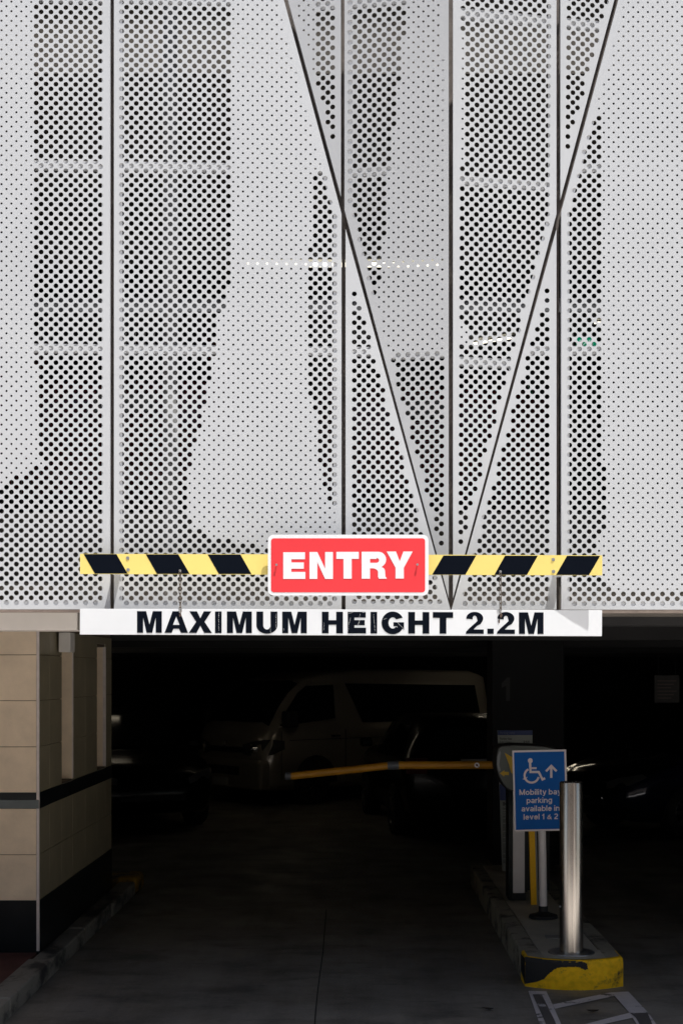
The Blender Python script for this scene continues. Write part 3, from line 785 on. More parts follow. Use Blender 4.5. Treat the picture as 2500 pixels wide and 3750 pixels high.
# mobility sign
def blk_T(Y, base, lift=0): return lambda u, v, w_: P(u, -v, Y-lift) + Vector((0, w_, 0)) - base
Ym = 10.66; ms = empty('mobility_sign', (P(1988, 3360, 10.68).x, 10.68, zi), 0, 'blue mobility bay parking sign with a wheelchair symbol on a white post', 'sign')
mb_ = loc(ms)
c5 = lambda x, y: (1750+x/2.94, 2600+y/2.94)
def pl5(name, loops, mt, th, lift):
    m = MB(); m.prism([[(c5(*p)[0], -c5(*p)[1]) for p in lp] for lp in loops], blk_T(Ym, mb_, lift), th); return m.build(name, mt, ms)
pl5('white_plate', [[(365,437),(945,425),(966,1297),(388,1310)]], pale_pink, .004, 0)
pl5('blue_field', [[(384,457),(924,446),(944,1278),(406,1291)]], blue_m, .0008, .0012)
sym = MB(); Ts = blk_T(Ym, mb_, .0024)
def s5(loop): sym.prism([[(c5(*p)[0], -c5(*p)[1]) for p in loop]], Ts, .0008)
s5(arc(559,546,26,27,0,360,18)[:-1])
s5(stroke([(557,570),(562,668),(650,668),(690,748),(718,735)], 24))
s5(stroke([(560,627),(627,627)], 19))
s5(stroke(arc(574,706,76,76,-118,-200,8)[::1] + arc(574,706,76,76,160,12,14)[0:], 22))
s5([(785,585),(850,650),(834,668),(797,632),(797,731),(773,731),(773,632),(737,668),(720,652)])
sym.build('symbols', pale_pink, ms)
def grotesk(body, x0, x1, base, cap, T, mt, parent, sw=.155):
    """bold grotesque lettering drawn from strokes, fitted between x0 and x1 (sign-scan pixels)"""
    xh = .73; A_ = lambda cx, cy, rx, ry, a, b, n=12: arc(cx, cy, rx, ry, a, b, n); h = sw/2
    bowl = lambda cx: A_(cx, xh/2, .235, xh/2-h, 0, 360, 22)
    G = {
     'M': (.86, [[(h,0),(h,1)], [(.86-h,0),(.86-h,1)], [(h+.01,.96),(.43,.06)], [(.86-h-.01,.96),(.43,.06)]]),
     'o': (.64, [bowl(.32)]),
     'b': (.62, [[(h,0),(h,1)], bowl(.31)]),
     'p': (.62, [[(h,-.24),(h,xh)], bowl(.31)]),
     'g': (.62, [[(.62-h,xh),(.62-h,-.02)]+A_(.31,-.03,.235,.16,0,-150,8), bowl(.31)]),
     'a': (.58, [[(.58-h-.02,0),(.58-h-.02,.46)]+A_(.29,.46,.21,.20,0,160,8), A_(.27,.21,.195,.145,0,360,16)]),
     'e': (.60, [A_(.30,xh/2,.225,xh/2-h,-32,-360,20)+[(.08,xh/2)]]),
     'i': (.17, [[(h,0),(h,xh)], [(h,.85),(h,1)]]),
     'l': (.17, [[(h,0),(h,1)]]),
     't': (.36, [[(.17,.93),(.17,.16),(.22,.08),(.34,.07)], [(0,.66),(.34,.66)]]),
     'y': (.58, [[(.07,xh),(.30,.05)], [(.52,xh),(.27,-.10),(.20,-.17),(.06,-.17)]]),
     'v': (.58, [[(.07,xh),(.29,.03)], [(.51,xh),(.29,.03)]]),
     'r': (.38, [[(h,0),(h,xh)], [(h,.42),(.14,.56),(.24,.64),(.37,.645)]]),
     'k': (.58, [[(h,0),(h,1)], [(.49,xh),(.12,.30)], [(.20,.42),(.51,0)]]),
     'n': (.60, [[(h,0),(h,xh)], [(h,.44)]+A_(.30,.44,.215,.205,165,0,8)+[(.515,0)]]),
     '1': (.40, [[(.26,0),(.26,1)], [(.0,.70),(.18,.75),(.24,.90)]]),
     '2': (.58, [A_(.29,.70,.205,.22,170,-20,9)+[(.40,.48),(.12,.20),(.08,.08)], [(.02,.075),(.56,.075)]]),
     '&': (.70, [[(.66,.0),(.22,.62)]+A_(.30,.77,.125,.15,205,-40,8)+[(.30,.52),(.14,.40)]+A_(.26,.235,.19,.165,130,330,9)+[(.56,.36),(.58,.46)]]),
    }
    adv = []; x = 0
    for ch in body:
        if ch == ' ': x += .30; continue
        adv.append((ch, x)); x += G[ch][0] + .085
    k = (x1-x0)/(x-.085)
    for ch, xo in adv:
        m = MB()
        for q, pl_ in enumerate(G[ch][1]):
            if len(pl_) > 12 and (Vector(pl_[0])-Vector(pl_[-1])).length < .01:
                c_ = Vector((sum(p[0] for p in pl_[:-1])/(len(pl_)-1), sum(p[1] for p in pl_[:-1])/(len(pl_)-1)))
                o_ = []; i_ = []
                for p in pl_[:-1]:
                    v = Vector(p)-c_; o_.append(tuple(c_+v*(1+h/v.length))); i_.append(tuple(c_+v*(1-h/v.length)))
                loops = [o_, i_]
            else: loops = [stroke(pl_, sw)]
            m.prism([[(x0+(xo+p[0])*k, base-p[1]*cap) for p in lp] for lp in loops], lambda u, v, w_, q=q: T(u, v, w_ - q*.00015), .0006)
        m.build('figure' if ch in '12' else 'letter', mt, parent)
def T5(u, v, w_):
    # the sign leans a little: rows climb to the right
    px, py = c5(u, v - (u-660)*.02); return P(px, py, Ym-.0024) + Vector((0, w_, 0)) - mb_
for body, xa, xb, yb_ in (('Mobility bay', 442, 893, 912), ('parking', 520, 793, 1001), ('available in', 465, 875, 1089), ('level 1 & 2', 487, 857, 1178)):
    grotesk(body, xa, xb, yb_, 60, T5, pale_pink, ms)
pt = P(1980, 3044, 10.69) - mb_; pb = Vector((0, 0, .04))
MB().bar(pb, pt + Vector((0, .018, .45)), .0285, 20).build('post', post_white, ms, smooth=True)
m = MB(); m.lathe([(0, .085), (.034, .085), (.036, .045), (.05, .036), (.102, .020), (.106, .0), (0, 0)], n=32); m.build('rubber_base', rubber, ms, smooth=True)

# yellow post
yp = empty('yellow_post', P(1955, 3314, 11.26), 0, 'slim yellow post standing behind the mobility sign', 'post')
m = MB(); m.box(-.024, .020, 0, .045, 0, 1.02, Matrix.Rotation(R(-1.6), 4, 'Y')); m.build('post', worn_paint('chipped_yellow', (.85,.47,.02), (.05,.045,.04), .64, .67, 14), yp, bevel=.002)
MB().box(.021, .034, .0, .04, 0, 1.02, Matrix.Rotation(R(-1.6), 4, 'Y')).build('edge_strip', mat('strip_grey', (.20,.20,.19), .5), yp)

# ticket machine with an oval head
Yt = 11.5; tm = empty('ticket_machine', (P(1899, 3290, Yt).x, Yt, zi), 0, 'ticket machine with a rounded grey head and yellow arrows on a white pedestal', 'ticket machine')
tb_ = loc(tm); 
m = MB(); a = P(1878, 2890, Yt)-tb_; b = P(1920, 3266, Yt)-tb_
m.box(a.x-.002, b.x, .002, .20, .055, a.z+.3); m.build('pedestal', post_white, tm, bevel=.003)
MB().box(a.x-.036, a.x-.004, .0, .22, .0, a.z+.3).build('side_channel', black_stone, tm)
MB().box(a.x-.012, b.x+.008, -.008, .22, 0, .053).build('foot', rubber, tm)
MB().box(b.x+.002, b.x+.024, .03, .2, .06, a.z+.3).build('door_edge', rubber, tm)
hd = [(1816,2818),(1814,2795),(1816,2762),(1821,2740),(1832,2730),(1880,2726),(1945,2728),(2000,2733),(2040,2742),(2062,2770),(2066,2815),(2050,2860),(2000,2890),(1872,2899),(1852,2888),(1838,2870),(1824,2843)]
def T_head(Y): return lambda u, v, w_: P(u, -v, Y)+Vector((0, w_, 0))-tb_
m = MB(); m.prism([[(x, -y) for x, y in hd]], T_head(Yt-.10), .32); m.build('housing', rubber, tm, bevel=.006)
cx_, cy_ = 1930, 2812
ins = [(cx_+(x-cx_)*.965, cy_+(y-cy_)*.945) for x, y in hd]
m = MB(); m.prism([[(x, -y) for x, y in ins]], T_head(Yt-.103), .0025); m.build('face_plate', mat('face_grey', (.12,.135,.125), .35, 0, .08, 6), tm)
m = MB()
m.prism([[(x, -y) for x, y in ((1846,2756),(1880,2776),(1880,2836),(1870,2830),(1862,2798))]], T_head(Yt-.1055), .002)
m.prism([[(x, -y) for x, y in ((1829,2832),(1846,2820),(1845,2826),(1862,2827),(1862,2839),(1845,2838),(1845,2844))]], T_head(Yt-.1055), .002)
m.build('yellow_arrows', mat('arrow_yellow', (.60,.38,.03), .5), tm)
m = MB(); m.prism([[(x, -y) for x, y in ((1820,2770),(1829,2748),(1832,2756),(1827,2800),(1832,2822),(1825,2826),(1819,2800))]], T_head(Yt-.105), .002)
m.build('reflector', mat('lens_grey', (.30,.32,.34), .2), tm)

# tariff totem
Yi = 13.1; tt = empty('information_totem', (P(1885, 3190, Yi).x, Yi, zi), 0, 'tall narrow information board with blue headers behind the ticket machine', 'sign')
ti = loc(tt)
def pt_(name, q, mt, th=.004, lift=0): 
    m = MB(); m.prism([[(x, -y) for x, y in q]], lambda u, v, w_: P(u, -v, Yi-lift)+Vector((0, w_, 0))-ti, th); return m.build(name, mt, tt)
paper = mat('faded_white_board', (.26,.28,.26), .6, 0, .06, 4)
pt_('board', [(1821,2675),(1948,2675),(1948,3188),(1838,3190)], paper, .03)
deep = mat('header_blue', (.012,.03,.13), .5)
pt_('top_header', [(1821,2675),(1948,2675),(1948,2692),(1821,2692)], deep, .002, .003)
pt_('lower_header', [(1828,2872),(1948,2872),(1948,2931),(1829.5,2931)], deep, .002, .003)
grey_ink = mat('faded_ink', (.05,.05,.05), .7)
def tx(body, px, py, size, mt=grey_ink, bold=0):
    q = P(px, py, Yi-.005) - ti
    text_mesh('lettering', body, size, Matrix.Translation(q) @ Matrix.Rotation(R(90), 4, 'X'), mt, tt, bold=bold, sx=.8)
tx('Parking rates', 1829, 2688, .032, mat('faded_header_print', (.10,.13,.22), .6))
tx('Parking fees', 1829, 2709, .028, bold=.0006); tx('0 to 1 hours', 1829, 2720, .026); tx('$ 4.00', 1915, 2720, .028, bold=.0006)
tx('IMPORTANT', 1839, 2950, .046, bold=.0016); tx('Conditions', 1839, 2964, .024, bold=.0006)
m = MB(); y = 2972
while y < 3165:
    wd_ = rs.uniform(70, 100)
    m.prism([[(x, -yy) for x, yy in ((1840, y), (1840+wd_, y), (1840+wd_, y+1.6), (1840, y+1.6))]], lambda u, v, w_: P(u, -v, Yi-.003)-ti, 0)
    y += rs.choice((3.6, 3.6, 3.6, 3.6, 8))
m.build('small_print', grey_ink, tt)

# barrier boom
Ybm = 11.9
bmr = empty('boom_barrier', (P(1860, 3260, 12.1).x, 12.1, 0), 0, 'yellow articulated boom barrier lowered across the lane in front of the van', 'barrier')
bo_ = loc(bmr)
A = P(1065, 2842, Ybm)-bo_; B = P(1423, 2804, Ybm)-bo_; Cc = P(1455, 2802, Ybm)-bo_; D = P(1800, 2801, Ybm)-bo_
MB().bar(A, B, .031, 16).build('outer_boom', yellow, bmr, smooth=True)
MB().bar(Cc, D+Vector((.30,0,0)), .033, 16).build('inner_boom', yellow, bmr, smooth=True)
gj = mat('joint_grey', (.10,.11,.13), .5, .3)
MB().bar(B-Vector((.01,0,0)), Cc+Vector((.01,0,0)), .036, 16).build('joint', gj, bmr, smooth=True)
MB().bar(A-Vector((.045,0,-.002)), A+Vector((.002,0,0)), .032, 16).build('end_cap', gj, bmr, smooth=True)
e = P(1745, 2802, Ybm-.035)-bo_
m = MB(); m.bar(e, e+Vector((0,-.003,0)), .021, 20); m.build('round_sticker', sign_white, bmr)
MB().bar(e+Vector((-.011,-.004,.011)), e+Vector((.011,-.004,-.011)), .003, 6).bar(e+Vector((0,-.003,0)), e+Vector((0,-.0045,0)), .009, 14).build('sticker_print', mat('sticker_ink', (.12,.02,.02), .5), bmr)
MB().box(.09, .33, -.09, .16, zi, 1.20).build('motor_cabinet', rubber, bmr, bevel=.008)

# ------------------------------------------------------------------ vehicles
def loft(mb, rings, j0=0, j1=None, i0=0, i1=None, push=0.0, cap=True):
    n = len(rings[0]); j1 = n-1 if j1 is None else j1; i1 = len(rings)-1 if i1 is None else i1
    for i in range(i0, i1):
        for j in range(j0, j1):
            mb.quad(rings[i][j], rings[i+1][j], rings[i+1][j+1], rings[i][j+1])
    if cap and i0 == 0 and i1 == len(rings)-1:
        for r in (rings[0], rings[-1]):
            k = len(mb.v); mb.v += [tuple(p) for p in r]; mb.f.append(tuple(range(k, k+len(r))))
def ring(x, zl, zbelt, ztop, ws, wb, wt):
    h = [(0, zl), (ws*.9, zl), (ws, zl+.10), (wb, zl+(zbelt-zl)*.55), (wb*.985, zbelt-.03), (wb*.965, zbelt), (wt+(wb*.965-wt)*.5, zbelt+(ztop-zbelt)*.5), (wt, ztop-.06), (wt*.82, ztop-.008), (0, ztop)]
    R_ = [(x, y, z) for y, z in h]; L_ = [(x, -y, z) for y, z in h[::-1]][1:]
    return R_ + L_[:-1] + [(x, 0, zl)]
def lerp_stations(S, xs):
    out = []
    for x in xs:
        for a, b in zip(S, S[1:]):
            if a[0] <= x <= b[0] or b[0] <= x <= a[0]:
                t = (x-a[0])/(b[0]-a[0]); out.append(tuple(a[k]+(b[k]-a[k])*t for k in range(7))); break
    return out
def glass_grid(front, rear, fn, s, n=10):
    # window glass that follows the body: front and rear edges are polylines from bottom to top
    def at(pl, t):
        k = t*(len(pl)-1); i = min(int(k), len(pl)-2); f = k-i
        return (pl[i][0]+(pl[i+1][0]-pl[i][0])*f, pl[i][1]+(pl[i+1][1]-pl[i][1])*f)
    m = MB(); rows = []
    for j in range(n+1):
        a = at(front, j/n); b = at(rear, j/n); row = []
        for i in range(2*n+1):
            u = i/(2*n); x = a[0]+(b[0]-a[0])*u; z = a[1]+(b[1]-a[1])*u; row.append((x, s*fn(z, x), z))
        rows.append(row)
    for r0, r1 in zip(rows, rows[1:]):
        for i in range(2*n): m.quad(r0[i], r0[i+1], r1[i+1], r1[i])
    return m
def make_wheel(root, x, y, r, wd_):
    s = 1 if y > 0 else -1
    wv = empty('wheel', (x, y, r)); wv.parent = root; wv.name = 'wheel'
    prof = [(r*.62, wd_/2), (r*.93, wd_/2), (r, wd_/2-.03), (r, -wd_/2+.03), (r*.93, -wd_/2), (r*.62, -wd_/2)]
    m = MB(); m.lathe(prof, n=28); m.v = [(a, c, b) for a, b, c in m.v]; m.build('tyre', tyre_m, wv, smooth=True)
    m = MB(); yy = s*wd_/2*.75
    for k in range(8):
        t = 2*math.pi*k/8; m.bar((0, yy, 0), (r*.6*math.cos(t), yy, r*.6*math.sin(t)), .035, 6, .022)
    m2_ = MB(); m2_.lathe([(r*.64, .02), (r*.6, .03), (r*.56, .0)], n=28); k0 = len(m.v)
    m.v += [(a, yy + s*c, b) for a, b, c in m2_.v]; m.f += [tuple(k0+i for i in f) for f in m2_.f]
    m.build('rim', rim_m, wv, smooth=True)

def make_car(name, label, paint, loc_, rz, cat='car', k=1.0, tail=(.35, .01, .01)):
    """hatchback / suv, +x forward"""
    root = empty(name, loc_, rz, label, cat)
    S = [(-2.15,.45,.80,.90,.70,.74,.60),(-2.10,.28,.95,1.08,.80,.84,.66),(-1.9,.24,.98,1.38*k,.82,.87,.60),(-1.5,.22,.97,1.47*k,.83,.88,.61),(-.6,.2,.95,1.50*k,.84,.89,.62),
         (0,.2,.94,1.49*k,.84,.89,.62),(.35,.2,.94,1.42*k,.84,.89,.60),(.7,.2,.94,1.24*k,.84,.89,.62),(1.15,.2,.94,1.0,.84,.89,.70),(1.6,.2,.86,.93,.84,.88,.70),(1.95,.22,.74,.84,.80,.84,.66),(2.12,.26,.62,.74,.72,.76,.6),(2.2,.32,.52,.62,.6,.62,.5)]
    xs = [S[0][0]]
    for a, b in zip(S, S[1:]):
        xs += [a[0]+(b[0]-a[0])*t for t in (.33, .66, 1)]
    rg = [ring(*q) for q in lerp_stations(S, xs)]
    m = MB(); loft(m, rg)
    o = m.build('body', paint, root, smooth=False, bevel=0)
    bm = bmesh.new(); bm.from_mesh(o.data); bmesh.ops.remove_doubles(bm, verts=bm.verts, dist=1e-4); bmesh.ops.recalc_face_normals(bm, faces=bm.faces); bm.to_mesh(o.data); bm.free()
    for p in o.data.polygons: p.use_smooth = True
    def side_w(z, x):
        q = lerp_stations(S, [x])[0]; t = (z-q[2])/(q[3]-q[2]); return q[5]*.965+(q[6]-q[5]*.965)*max(0, min(1, t)) + .008
    for s in (1, -1):
        for fr_, re_ in (([(-.25,1.0),(-.28,1.38*k)], [(-1.7,1.02),(-1.35,1.36*k)]), ([(.86,1.0),(.45,1.28*k),(.24,1.36*k)], [(-.17,1.0),(-.19,1.2*k),(-.2,1.38*k)])):
            glass_grid(fr_, re_, side_w, s).build('side_window', glass_dark, root)
    m = MB(); m.quad((1.12,-.62,1.02),(1.12,.62,1.02),(.38,.50,1.405*k),(.38,-.50,1.405*k)); off(m, (-.02, 0, -.012)); m.build('windscreen', glass_dark, root)
    m = MB(); m.quad((-2.09,-.58,1.08),(-2.09,.58,1.08),(-1.925,.50,1.36*k),(-1.925,-.50,1.36*k)); off(m, (.03, 0, 0)); m.build('rear_window', glass_dark, root)
    for s in (1, -1):
        m = MB(); v = [(2.17,s*.46,.60),(2.06,s*.76,.66),(1.86,s*.84,.75),(1.90,s*.80,.79),(2.10,s*.60,.74),(2.16,s*.44,.68)]
        m.v = [(x+.02, y*1.012, z) for x, y, z in v]; m.f = [tuple(range(6))]; m.build('headlight', lamp_glass, root)
        MB().box(-2.165, -2.05, s*.72-.12, s*.72+.12, .80, .98).build('tail_light', mat('tail_red', (.07,.004,.004), .4, spec=.1), root)
        MB().box(.72, .88, s*.93-.07, s*.93+.09, .98, 1.10).build('mirror', paint, root, bevel=.03)
        for x in (-1.32, 1.32): make_wheel(root, x, s*.80, .32, .21)
    MB().box(2.12, 2.215, -.42, .42, .40, .47).build('grille', rubber, root, bevel=.01)
    MB().box(-2.20, -2.12, -.20, .20, .86, .97).build('number_plate', mat('plate_rear', (.30,.30,.29), .5), root)
    if rz > 0 and paint is bluep: MB().box(2.15, 2.222, -.40, .40, .485, .50).build('chrome_strip', chrome, root)
    return root

vanp = mat('van_paint', (.42,.38,.32), .28, .5, .04, 1, coat=.5)
def make_van(loc_, rz):
    root = empty('parked_van', loc_, rz, 'silver high sided van parked across the dark car park behind the boom', 'van')
    # (x, zl, zbelt, ztop, wsill, wbelt, wtop), x = 0 at the nose, negative towards the rear
    S = [(0,.34,.62,.98,.66,.72,.60),(-.05,.28,.80,1.08,.82,.84,.72),(-.16,.25,1.05,1.19,.90,.92,.80),(-.24,.24,1.12,1.29,.92,.94,.80),(-.38,.24,1.13,1.50,.92,.94,.78),(-.60,.24,1.14,1.72,.92,.94,.74),(-.84,.24,1.14,1.89,.92,.94,.72),
         (-1.25,.24,1.14,1.985,.92,.94,.73),(-1.8,.24,1.14,2.035,.92,.94,.75),(-3.2,.24,1.14,2.045,.92,.94,.76),(-4.5,.26,1.14,2.03,.92,.93,.75),(-4.78,.30,1.12,1.97,.90,.91,.72),(-4.84,.40,1.0,1.80,.84,.86,.64)]
    xs = [S[0][0]]
    for a, b in zip(S, S[1:]): xs += [a[0]+(b[0]-a[0])*t for t in (.33, .66, 1)]
    rg = [ring(*q) for q in lerp_stations(S, xs)]
    m = MB(); loft(m, rg); o = m.build('body', vanp, root)
    bm = bmesh.new(); bm.from_mesh(o.data); bmesh.ops.remove_doubles(bm, verts=bm.verts, dist=1e-4); bmesh.ops.recalc_face_normals(bm, faces=bm.faces); bm.to_mesh(o.data); bm.free()
    for p in o.data.polygons: p.use_smooth = True
    def sw(z, x):
        q = lerp_stations(S, [x])[0]; zb_, zt_, wb, wt = q[2], q[3], q[5], q[6]; wb *= .965
        h = [(zb_, wb), (zb_+(zt_-zb_)*.5, wt+(wb-wt)*.5), (zt_-.06, wt)]
        t = (z-zb_)/((zt_-.06)-zb_); return wb+(wt-wb)*max(0, min(1, t)) + .010
    for s in (1, -1):
        glass_grid([(-.27,1.19),(-.74,1.68),(-.92,1.79)], [(-1.38,1.29),(-1.41,1.58),(-1.43,1.80)], sw, s).build('door_window', glass_dark, root)
        glass_grid([(-1.92,1.22),(-1.66,1.82)], [(-4.55,1.22),(-4.50,1.78)], sw, s).build('side_window', glass_dark, root)
        tr_ = MB()
        for x0_, z0_, x1_, z1_ in ((-.27,1.175,-1.39,1.275), (-1.39,1.275,-1.45,1.815), (-1.45,1.815,-.92,1.805)):
            tr_.bar((x0_, s*(sw(z0_, x0_)+.002), z0_), (x1_, s*(sw(z1_, x1_)+.002), z1_), .010, 6)
        tr_.build('window_frame', chrome if False else vanp, root)
        # door seams and handles
        sm = MB()
        for x in (-.30, -1.54, -3.35):
            sm.box(x-.005, x+.005, s*.943-.002, s*.943+.002, .40, 1.12)
        sm.box(-3.3, -.45, s*.9435-.002, s*.9435+.002, .98, .988)
        sm.build('door_seams', rubber, root)
        for x in (-1.34, -1.72):
            MB().box(x-.09, x+.09, s*.94-.012, s*.94+.016, 1.015, 1.045).build('door_handle', chrome if x > -1.6 else vanp, root, bevel=.005)
        MB().box(-.50, -.30, s*1.03-.10, s*1.03+.08, 1.18, 1.42).build('mirror', rubber, root, bevel=.03)
        # headlight wraps the corner
        m = MB()
        hl_ = [[(.012,s*.42,.78),(.012,s*.42,.92)],[(-.015,s*.62,.75),(-.02,s*.62,.97)],[(-.06,s*.80,.75),(-.075,s*.80,1.0)],[(-.16,s*.925,.78),(-.20,s*.925,1.0)],[(-.36,s*.957,.86),(-.36,s*.955,.98)]]
        for a, b in zip(hl_, hl_[1:]): m.quad(a[0], b[0], b[1], a[1])
        m.v = [(x+.012, y+s*.004, z) for x, y, z in m.v]; hlp = m.build('headlight', lamp_glass, root)
        m = MB(); m.bar((-.03, s*.68, .86), (.035, s*.66, .86), .07, 16, .055); m.build('reflector', chrome, hlp, smooth=True)
        MB().box(-.10, .03, s*.74-.09, s*.74+.09, .34, .52).build('fog_lamp_recess', rubber, root, bevel=.02)
        for x in (-.95, -3.55): make_wheel(root, x, s*.80, .33, .21)
        for x in (-.95, -3.55):
            m = MB(); pts = [(x + .42*math.cos(R(a)), .33 + .42*math.sin(R(a))) for a in range(-8, 190, 11)]
            m.prism([pts], lambda u, v, w_: (u, s*(.945+w_), v), 0)
            m.build('wheel_arch', rubber, root)
    # windscreen
    ws = lerp_stations(S, [-.20, -.28, -.38, -.48, -.60, -.70, -.80]); m = MB(); pr_ = []
    for q in ws: pr_.append([(q[0]+.012, y*(q[6]-.02), q[3]+.008) for y in (-1, -.82, -.4, 0, .4, .82, 1)])
    for a, b in zip(pr_, pr_[1:]):
        for k in range(6): m.quad(a[k], a[k+1], b[k+1], b[k])
    m.v = [(x, y, z - (.05 if abs(y) > .68 else 0)) for x, y, z in m.v]; m.build('windscreen', glass_dark, root, smooth=True)
    MB().box(-.03, .035, -.50, .50, .80, .88).build('grille', rubber, root, bevel=.01)
    MB().box(.0, .045, -.46, .46, .845, .860).build('grille_bar', chrome, root)
    m = MB(); m.lathe([(.045,0),(.050,.006),(.045,.012)], n=20); m.v = [(.03+z, y, x+.93) for x, y, z in m.v]; m.build('badge_ring', chrome, root)
    m = MB(); m.box(-.14, .07, -.90, .90, .26, .70); m.build('bumper', vanp, root, bevel=.05)
    MB().box(.0, .075, -.62, .40, .46, .60).build('air_intake', rubber, root, bevel=.015)
    MB().box(.068, .082, -.26, .11, .30, .41).build('number_plate', mat('plate', (.35,.35,.33), .5), root)
    return root
va = math.pi + R(41)
van = make_van((0, 0, 0), va)
fw = Vector((math.cos(va), math.sin(va), 0)); lf = Vector((-fw.y, fw.x, 0))
corner = P(968, 2743, 21.3); van.location = (Vector((corner.x, corner.y, 0)) - lf*.92)

darkp = mat('black_car_paint', (.004,.004,.005), .22, .0, spec=.15, coat=.04)
bluep = mat('navy_car_paint', (.006,.010,.035), .12, .2, coat=1.0)
redp = mat('dark_red_car_paint', (.12,.008,.010), .25, .2, coat=.6)
make_car('parked_car', 'black car in the gloom left of the van, only its lights glinting', darkp, (-3.4, 20.0, 0), R(-66))
make_car('parked_car', 'dark blue car at the right edge behind the bollard', bluep, (4.75, 18.7, 0), R(205))
make_car('parked_car', 'black car seen from behind between the boom joint and the ticket machine', darkp, (1.15, 19.3, 0), R(97), k=.98)

# ------------------------------------------------------------------ car park building
def wall(name, x0, x1, y0, y1, z0, z1, m, label=None, cat='wall'):
    o = MB().box(0, x1-x0, 0, y1-y0, 0, z1-z0).build(name, m); o.location = (x0, y0, z0)
    if label: tag(o, label, cat)
    return o
Z1 = 2.50; L1 = 2.86; Z2 = 5.35; L2 = 5.72
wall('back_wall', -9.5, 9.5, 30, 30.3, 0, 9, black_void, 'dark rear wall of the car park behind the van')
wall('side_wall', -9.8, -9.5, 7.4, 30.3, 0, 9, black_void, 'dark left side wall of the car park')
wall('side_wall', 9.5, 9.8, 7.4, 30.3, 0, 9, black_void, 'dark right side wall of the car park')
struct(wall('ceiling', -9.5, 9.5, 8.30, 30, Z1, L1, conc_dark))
struct(wall('upper_ceiling', -9.5, 9.5, 8.30, 30, Z2, L2, conc))
struct(wall('roof', -9.8, 9.8, 7.4, 30.3, 9, 9.3, conc))
cp = struct(wall('lower_soffit', -9.5, 9.5, 7.45, 8.15, 2.42, 2.44, soffit_m))
wall('edge_beam', -9.5, 9.5, 8.15, 8.295, 2.30, L1+.02, conc, 'concrete edge beam of the first floor behind the panels', 'beam')
wall('edge_beam', -9.5, 9.5, 8.15, 8.295, Z2-.02, L2+.08, conc, 'concrete edge beam of the second floor behind the panels', 'beam')
for y in (8.9, 12.9, 16.5, 21, 25.5):
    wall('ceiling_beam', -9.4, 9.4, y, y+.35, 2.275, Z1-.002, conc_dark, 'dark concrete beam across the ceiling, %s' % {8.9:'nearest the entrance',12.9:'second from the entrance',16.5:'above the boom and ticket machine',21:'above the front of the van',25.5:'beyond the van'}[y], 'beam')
for y, lb in ((9.2, 'nearest the panels'), (11.2, 'second from the panels'), (13.4, 'third from the panels')):
    wall('upper_beam', -9.4, 9.4, y, y+.3, 5.12, Z2-.002, conc, 'grey concrete ceiling beam on the first floor, %s' % lb, 'beam')
# facade returns so that the building closes to the sides and above the frame
wall('blank_cladding', -9.8, -2.96, 7.1, 7.14, 2.30, 9.3, white_metal, 'plain white cladding left of the perforated panels', 'cladding')
wall('blank_cladding', 2.72, 9.8, 7.16, 7.2, 2.30, 9.3, white_metal, 'plain white cladding right of the perforated panels', 'cladding')
wall('blank_cladding', -2.955, 2.715, 7.2, 7.24, 5.80, 9.3, white_metal, 'plain white cladding above the perforated panels', 'cladding')
# down pipe behind the second panel
o = MB().bar((0, 0, 0), (0, 0, 6.4), .040, 20).build('down_pipe', mat('pipe_grey', (.30,.30,.30), .6), None, smooth=True); o.location = (P(626, 0, 7.75).x, 7.75, 2.3)
tag(o, 'grey down pipe standing behind the holes of the broad left panel', 'pipe')
# balustrade: rail and welded mesh
bl = empty('balustrade', (0, 8.42, L1), 0, 'grey rail with black wire mesh along the first floor edge behind the panels', 'railing')
zr = zat(1138, 8.4) - L1; zr2 = zat(1087, 8.4) - L1
MB().box(-4.2, 4.2, 0, .05, zr, zr2).build('top_rail', mat('rail_grey', (.16,.165,.175), .5), bl)
m = MB(); x = -4.2
while x < 4.2: m.box(x, x+.004, .02, .024, 0, zr); x += .055
z = .02
while z < zr: m.box(-4.2, 4.2, .0245, .0285, z, z+.004); z += .055
m.build('wire_mesh', mat('mesh_black', (.10,.095,.09), .6), bl)
# ceiling lamps
def tube_lamp(loc_, L_, rz, label, st=None, w_=.035):
    root = empty('ceiling_lamp', loc_, rz, label, 'lamp', 'fluorescent lamps inside the car park')
    MB().box(-L_/2-.03, L_/2+.03, -.05, .05, .03, .07).build('fitting', mat('fitting_white', (.5,.5,.48), .5), root)
    MB().bar((-L_/2, 0, 0), (L_/2, 0, 0), w_, 12).build('tube', st or tube_m, root, smooth=True)
    return root
tube_b = mat('bright_tube', (.9,.9,.85), .4, emit=(1, .92, .74), estr=1.5)
tube_lamp(P(1260, 970, 11.0) , 1.46, 0, 'long fluorescent tube glowing behind the panels above the red sign', tube_b, .018)
a = P(1800, 1248, 12.2); tube_lamp(a, .34, R(0), 'short slanted lamp behind the panel right of the fold', tube_b, .011).rotation_euler = (0, R(-9), 0)
a = P(2190, 1182, 12.2); tube_lamp(a, .07, R(0), 'tiny lamp behind the right panel above the green sign', tube_b, .010)
a = P(20, 972, 12.2); tube_lamp(a, .10, 0, 'tiny lamp at the left edge of the first floor', tube_b, .018)
tube_g = mat('added_tube', (.9,.9,.85), .4, emit=(1, .86, .64), estr=2.8)  # hidden tubes added to light the van and leave streaks on paintwork
for x, y, lb in ((-3.5, 20.2, 'in front of the van nose'), (-.9, 19.4, 'above the van front'), (2.6, 23.5, 'above the van rear'), (6.6, 18.2, 'above the blue car')):
    tube_lamp((x, y, 2.41), .7 if x < -3 else 1.2, R(20), 'added ceiling lamp hidden between the beams, %s' % lb, tube_g, .02)
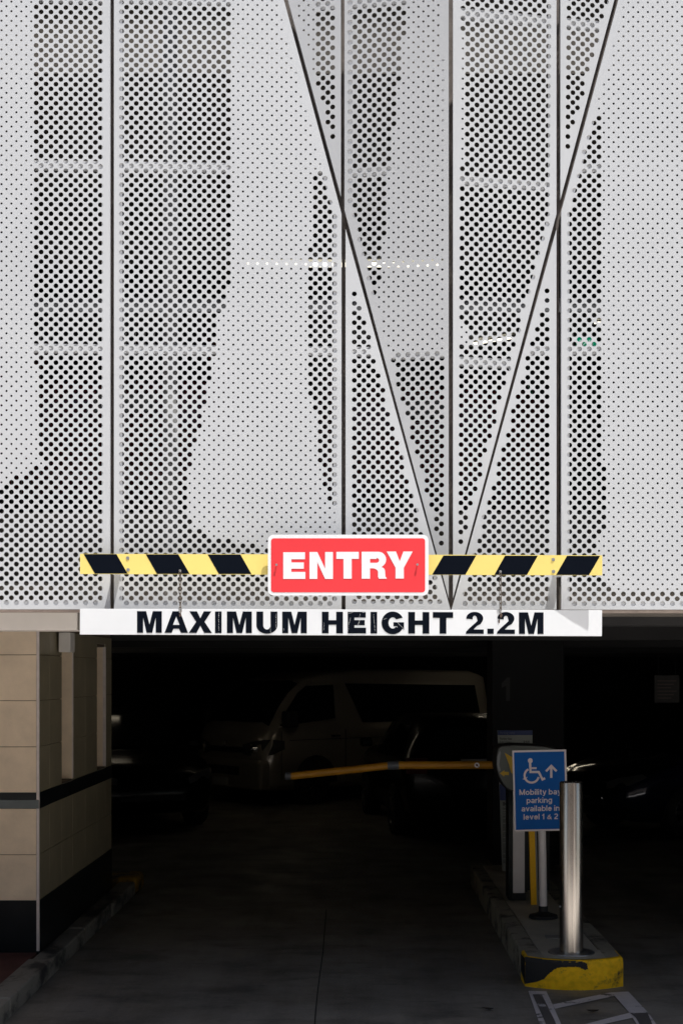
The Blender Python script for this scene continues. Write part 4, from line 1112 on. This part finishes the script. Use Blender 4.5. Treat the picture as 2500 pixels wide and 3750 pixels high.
# green exit sign upstairs
gs = empty('exit_sign', P(2147, 1254, 11.4), 0, 'green illuminated exit sign seen through the right panel', 'sign')
MB().box(-.078, .078, 0, .03, -.043, .043).build('sign_box', mat('exit_green', (.0,.12,.06), .4, emit=(.0,.32,.16), estr=.35), gs)
text_mesh('lettering', 'EXIT', .06, Matrix.Translation((0, -.003, -.022)) @ Matrix.Rotation(R(90), 4, 'X'), mat('exit_print', (.5,.6,.55), .5, emit=(.6,.8,.7), estr=.4), gs, align='CENTER')
# cars upstairs
make_car('parked_car', 'dark red car on the first floor behind the broad left panel', redp, (-1.55, 11.9, L1), R(90), k=1.05, tail=(.5,.01,.01))
make_car('parked_car', 'dark red car on the first floor behind the triangular panel by the red sign', redp, (.45, 12.1, L1), R(90), k=1.0, tail=(.5,.01,.01))

# numbered column, wall sign
Ycol = 15.0; a = P(1800, 0, Ycol).x; b = P(2064, 0, Ycol).x
co = empty('column', ((a+b)/2, Ycol, 0), 0, 'dark concrete column with a pale number 1 painted on it', 'column')
MB().box(a-co.location.x, b-co.location.x, 0, .6, 0, Z1).build('shaft', mat('column_dimmed', (.008,.008,.009), .9, 0, .2, 2), co, bevel=.01)  # column colour sunk so it stays barely visible in the gloom
q = P(1836, 2567, Ycol-.003) - loc(co)
m = MB(); m.prism([[(x, -y) for x, y in ((1852,2567),(1852,2512),(1835,2519),(1835,2503),(1856,2481),(1866,2481),(1866,2567))]], lambda u, v, w_: P(u, -v, Ycol-.003)-loc(co), 0)
m.build('number', mat('number_dimmed', (.024,.024,.024), .7), co)  # number dimmed in its colour along with the column
ws_ = empty('wall_notice', P(2440, 2523, 17.0), 0, 'dimmed white square notice hanging in the dark at the right', 'sign')
MB().box(-.145, .145, 0, .02, -.16, .16).build('plate', mat('notice_dimmed', (.05,.046,.044), .7, 0, .15, 12), ws_)  # white plate coloured near black to sit in the gloom
for k in range(6): MB().box(-.11, .11-.03*(k % 3), -.002, 0, .10-k*.04-.012, .10-k*.04).build('print_line', mat('notice_ink', (.12,.09,.08), .7), ws_)
for x in (-.10, .10): MB().bar((x, .01, .16), (x, .01, .45), .003, 6).build('hanger', rubber, ws_)

# building across the street, behind the camera (it shows in the steel of the bollard)
ob = empty('street_building', (0, -16, 0), 0, 'plain brown building across the street, mirrored in the steel bollard', 'building')
bw_ = mat('brown_render', (.36,.30,.25), .85, 0, .1, 1)
MB().box(-26, 26, -8, 0, 0, 13.5).build('wall', bw_, ob)
MB().box(-26.2, 26.2, -8, .25, 13.5, 13.8).build('roof', conc, ob)
for k in range(9):
    for z in (1.0, 5.0, 9.2):
        x = -20 + k*4.8; w_ = MB().box(x-1.4, x+1.4, -.05, .03, z, z+2.2).build('window', glass_dark, ob)
        MB().box(x-1.5, x+1.5, .0, .08, z-.12, z-.005).build('sill', cream, w_)

# dry leaves dropped on the floor
for px, py, lb in ((1790, 3702, 'small dark dry leaf on the floor left of the painted outline'), (2168, 3710, 'small dark dry leaf inside the painted outline')):
    c0 = ground_pt(px, py, .004); m = MB(); pts = []
    for k in range(14):
        t = 2*math.pi*k/14; r = rs.uniform(.35, 1.0)
        pts.append((math.cos(t)*r*.045, math.sin(t)*r*.022))
    m.prism([pts], lambda u, v, w_: (u, v, .008 + w_ + abs(u)*.3), .0015)
    o = m.build('dry_leaf', mat('leaf_brown', (.02,.015,.01), .9), None); o.location = c0; tag(o, lb, 'leaf')
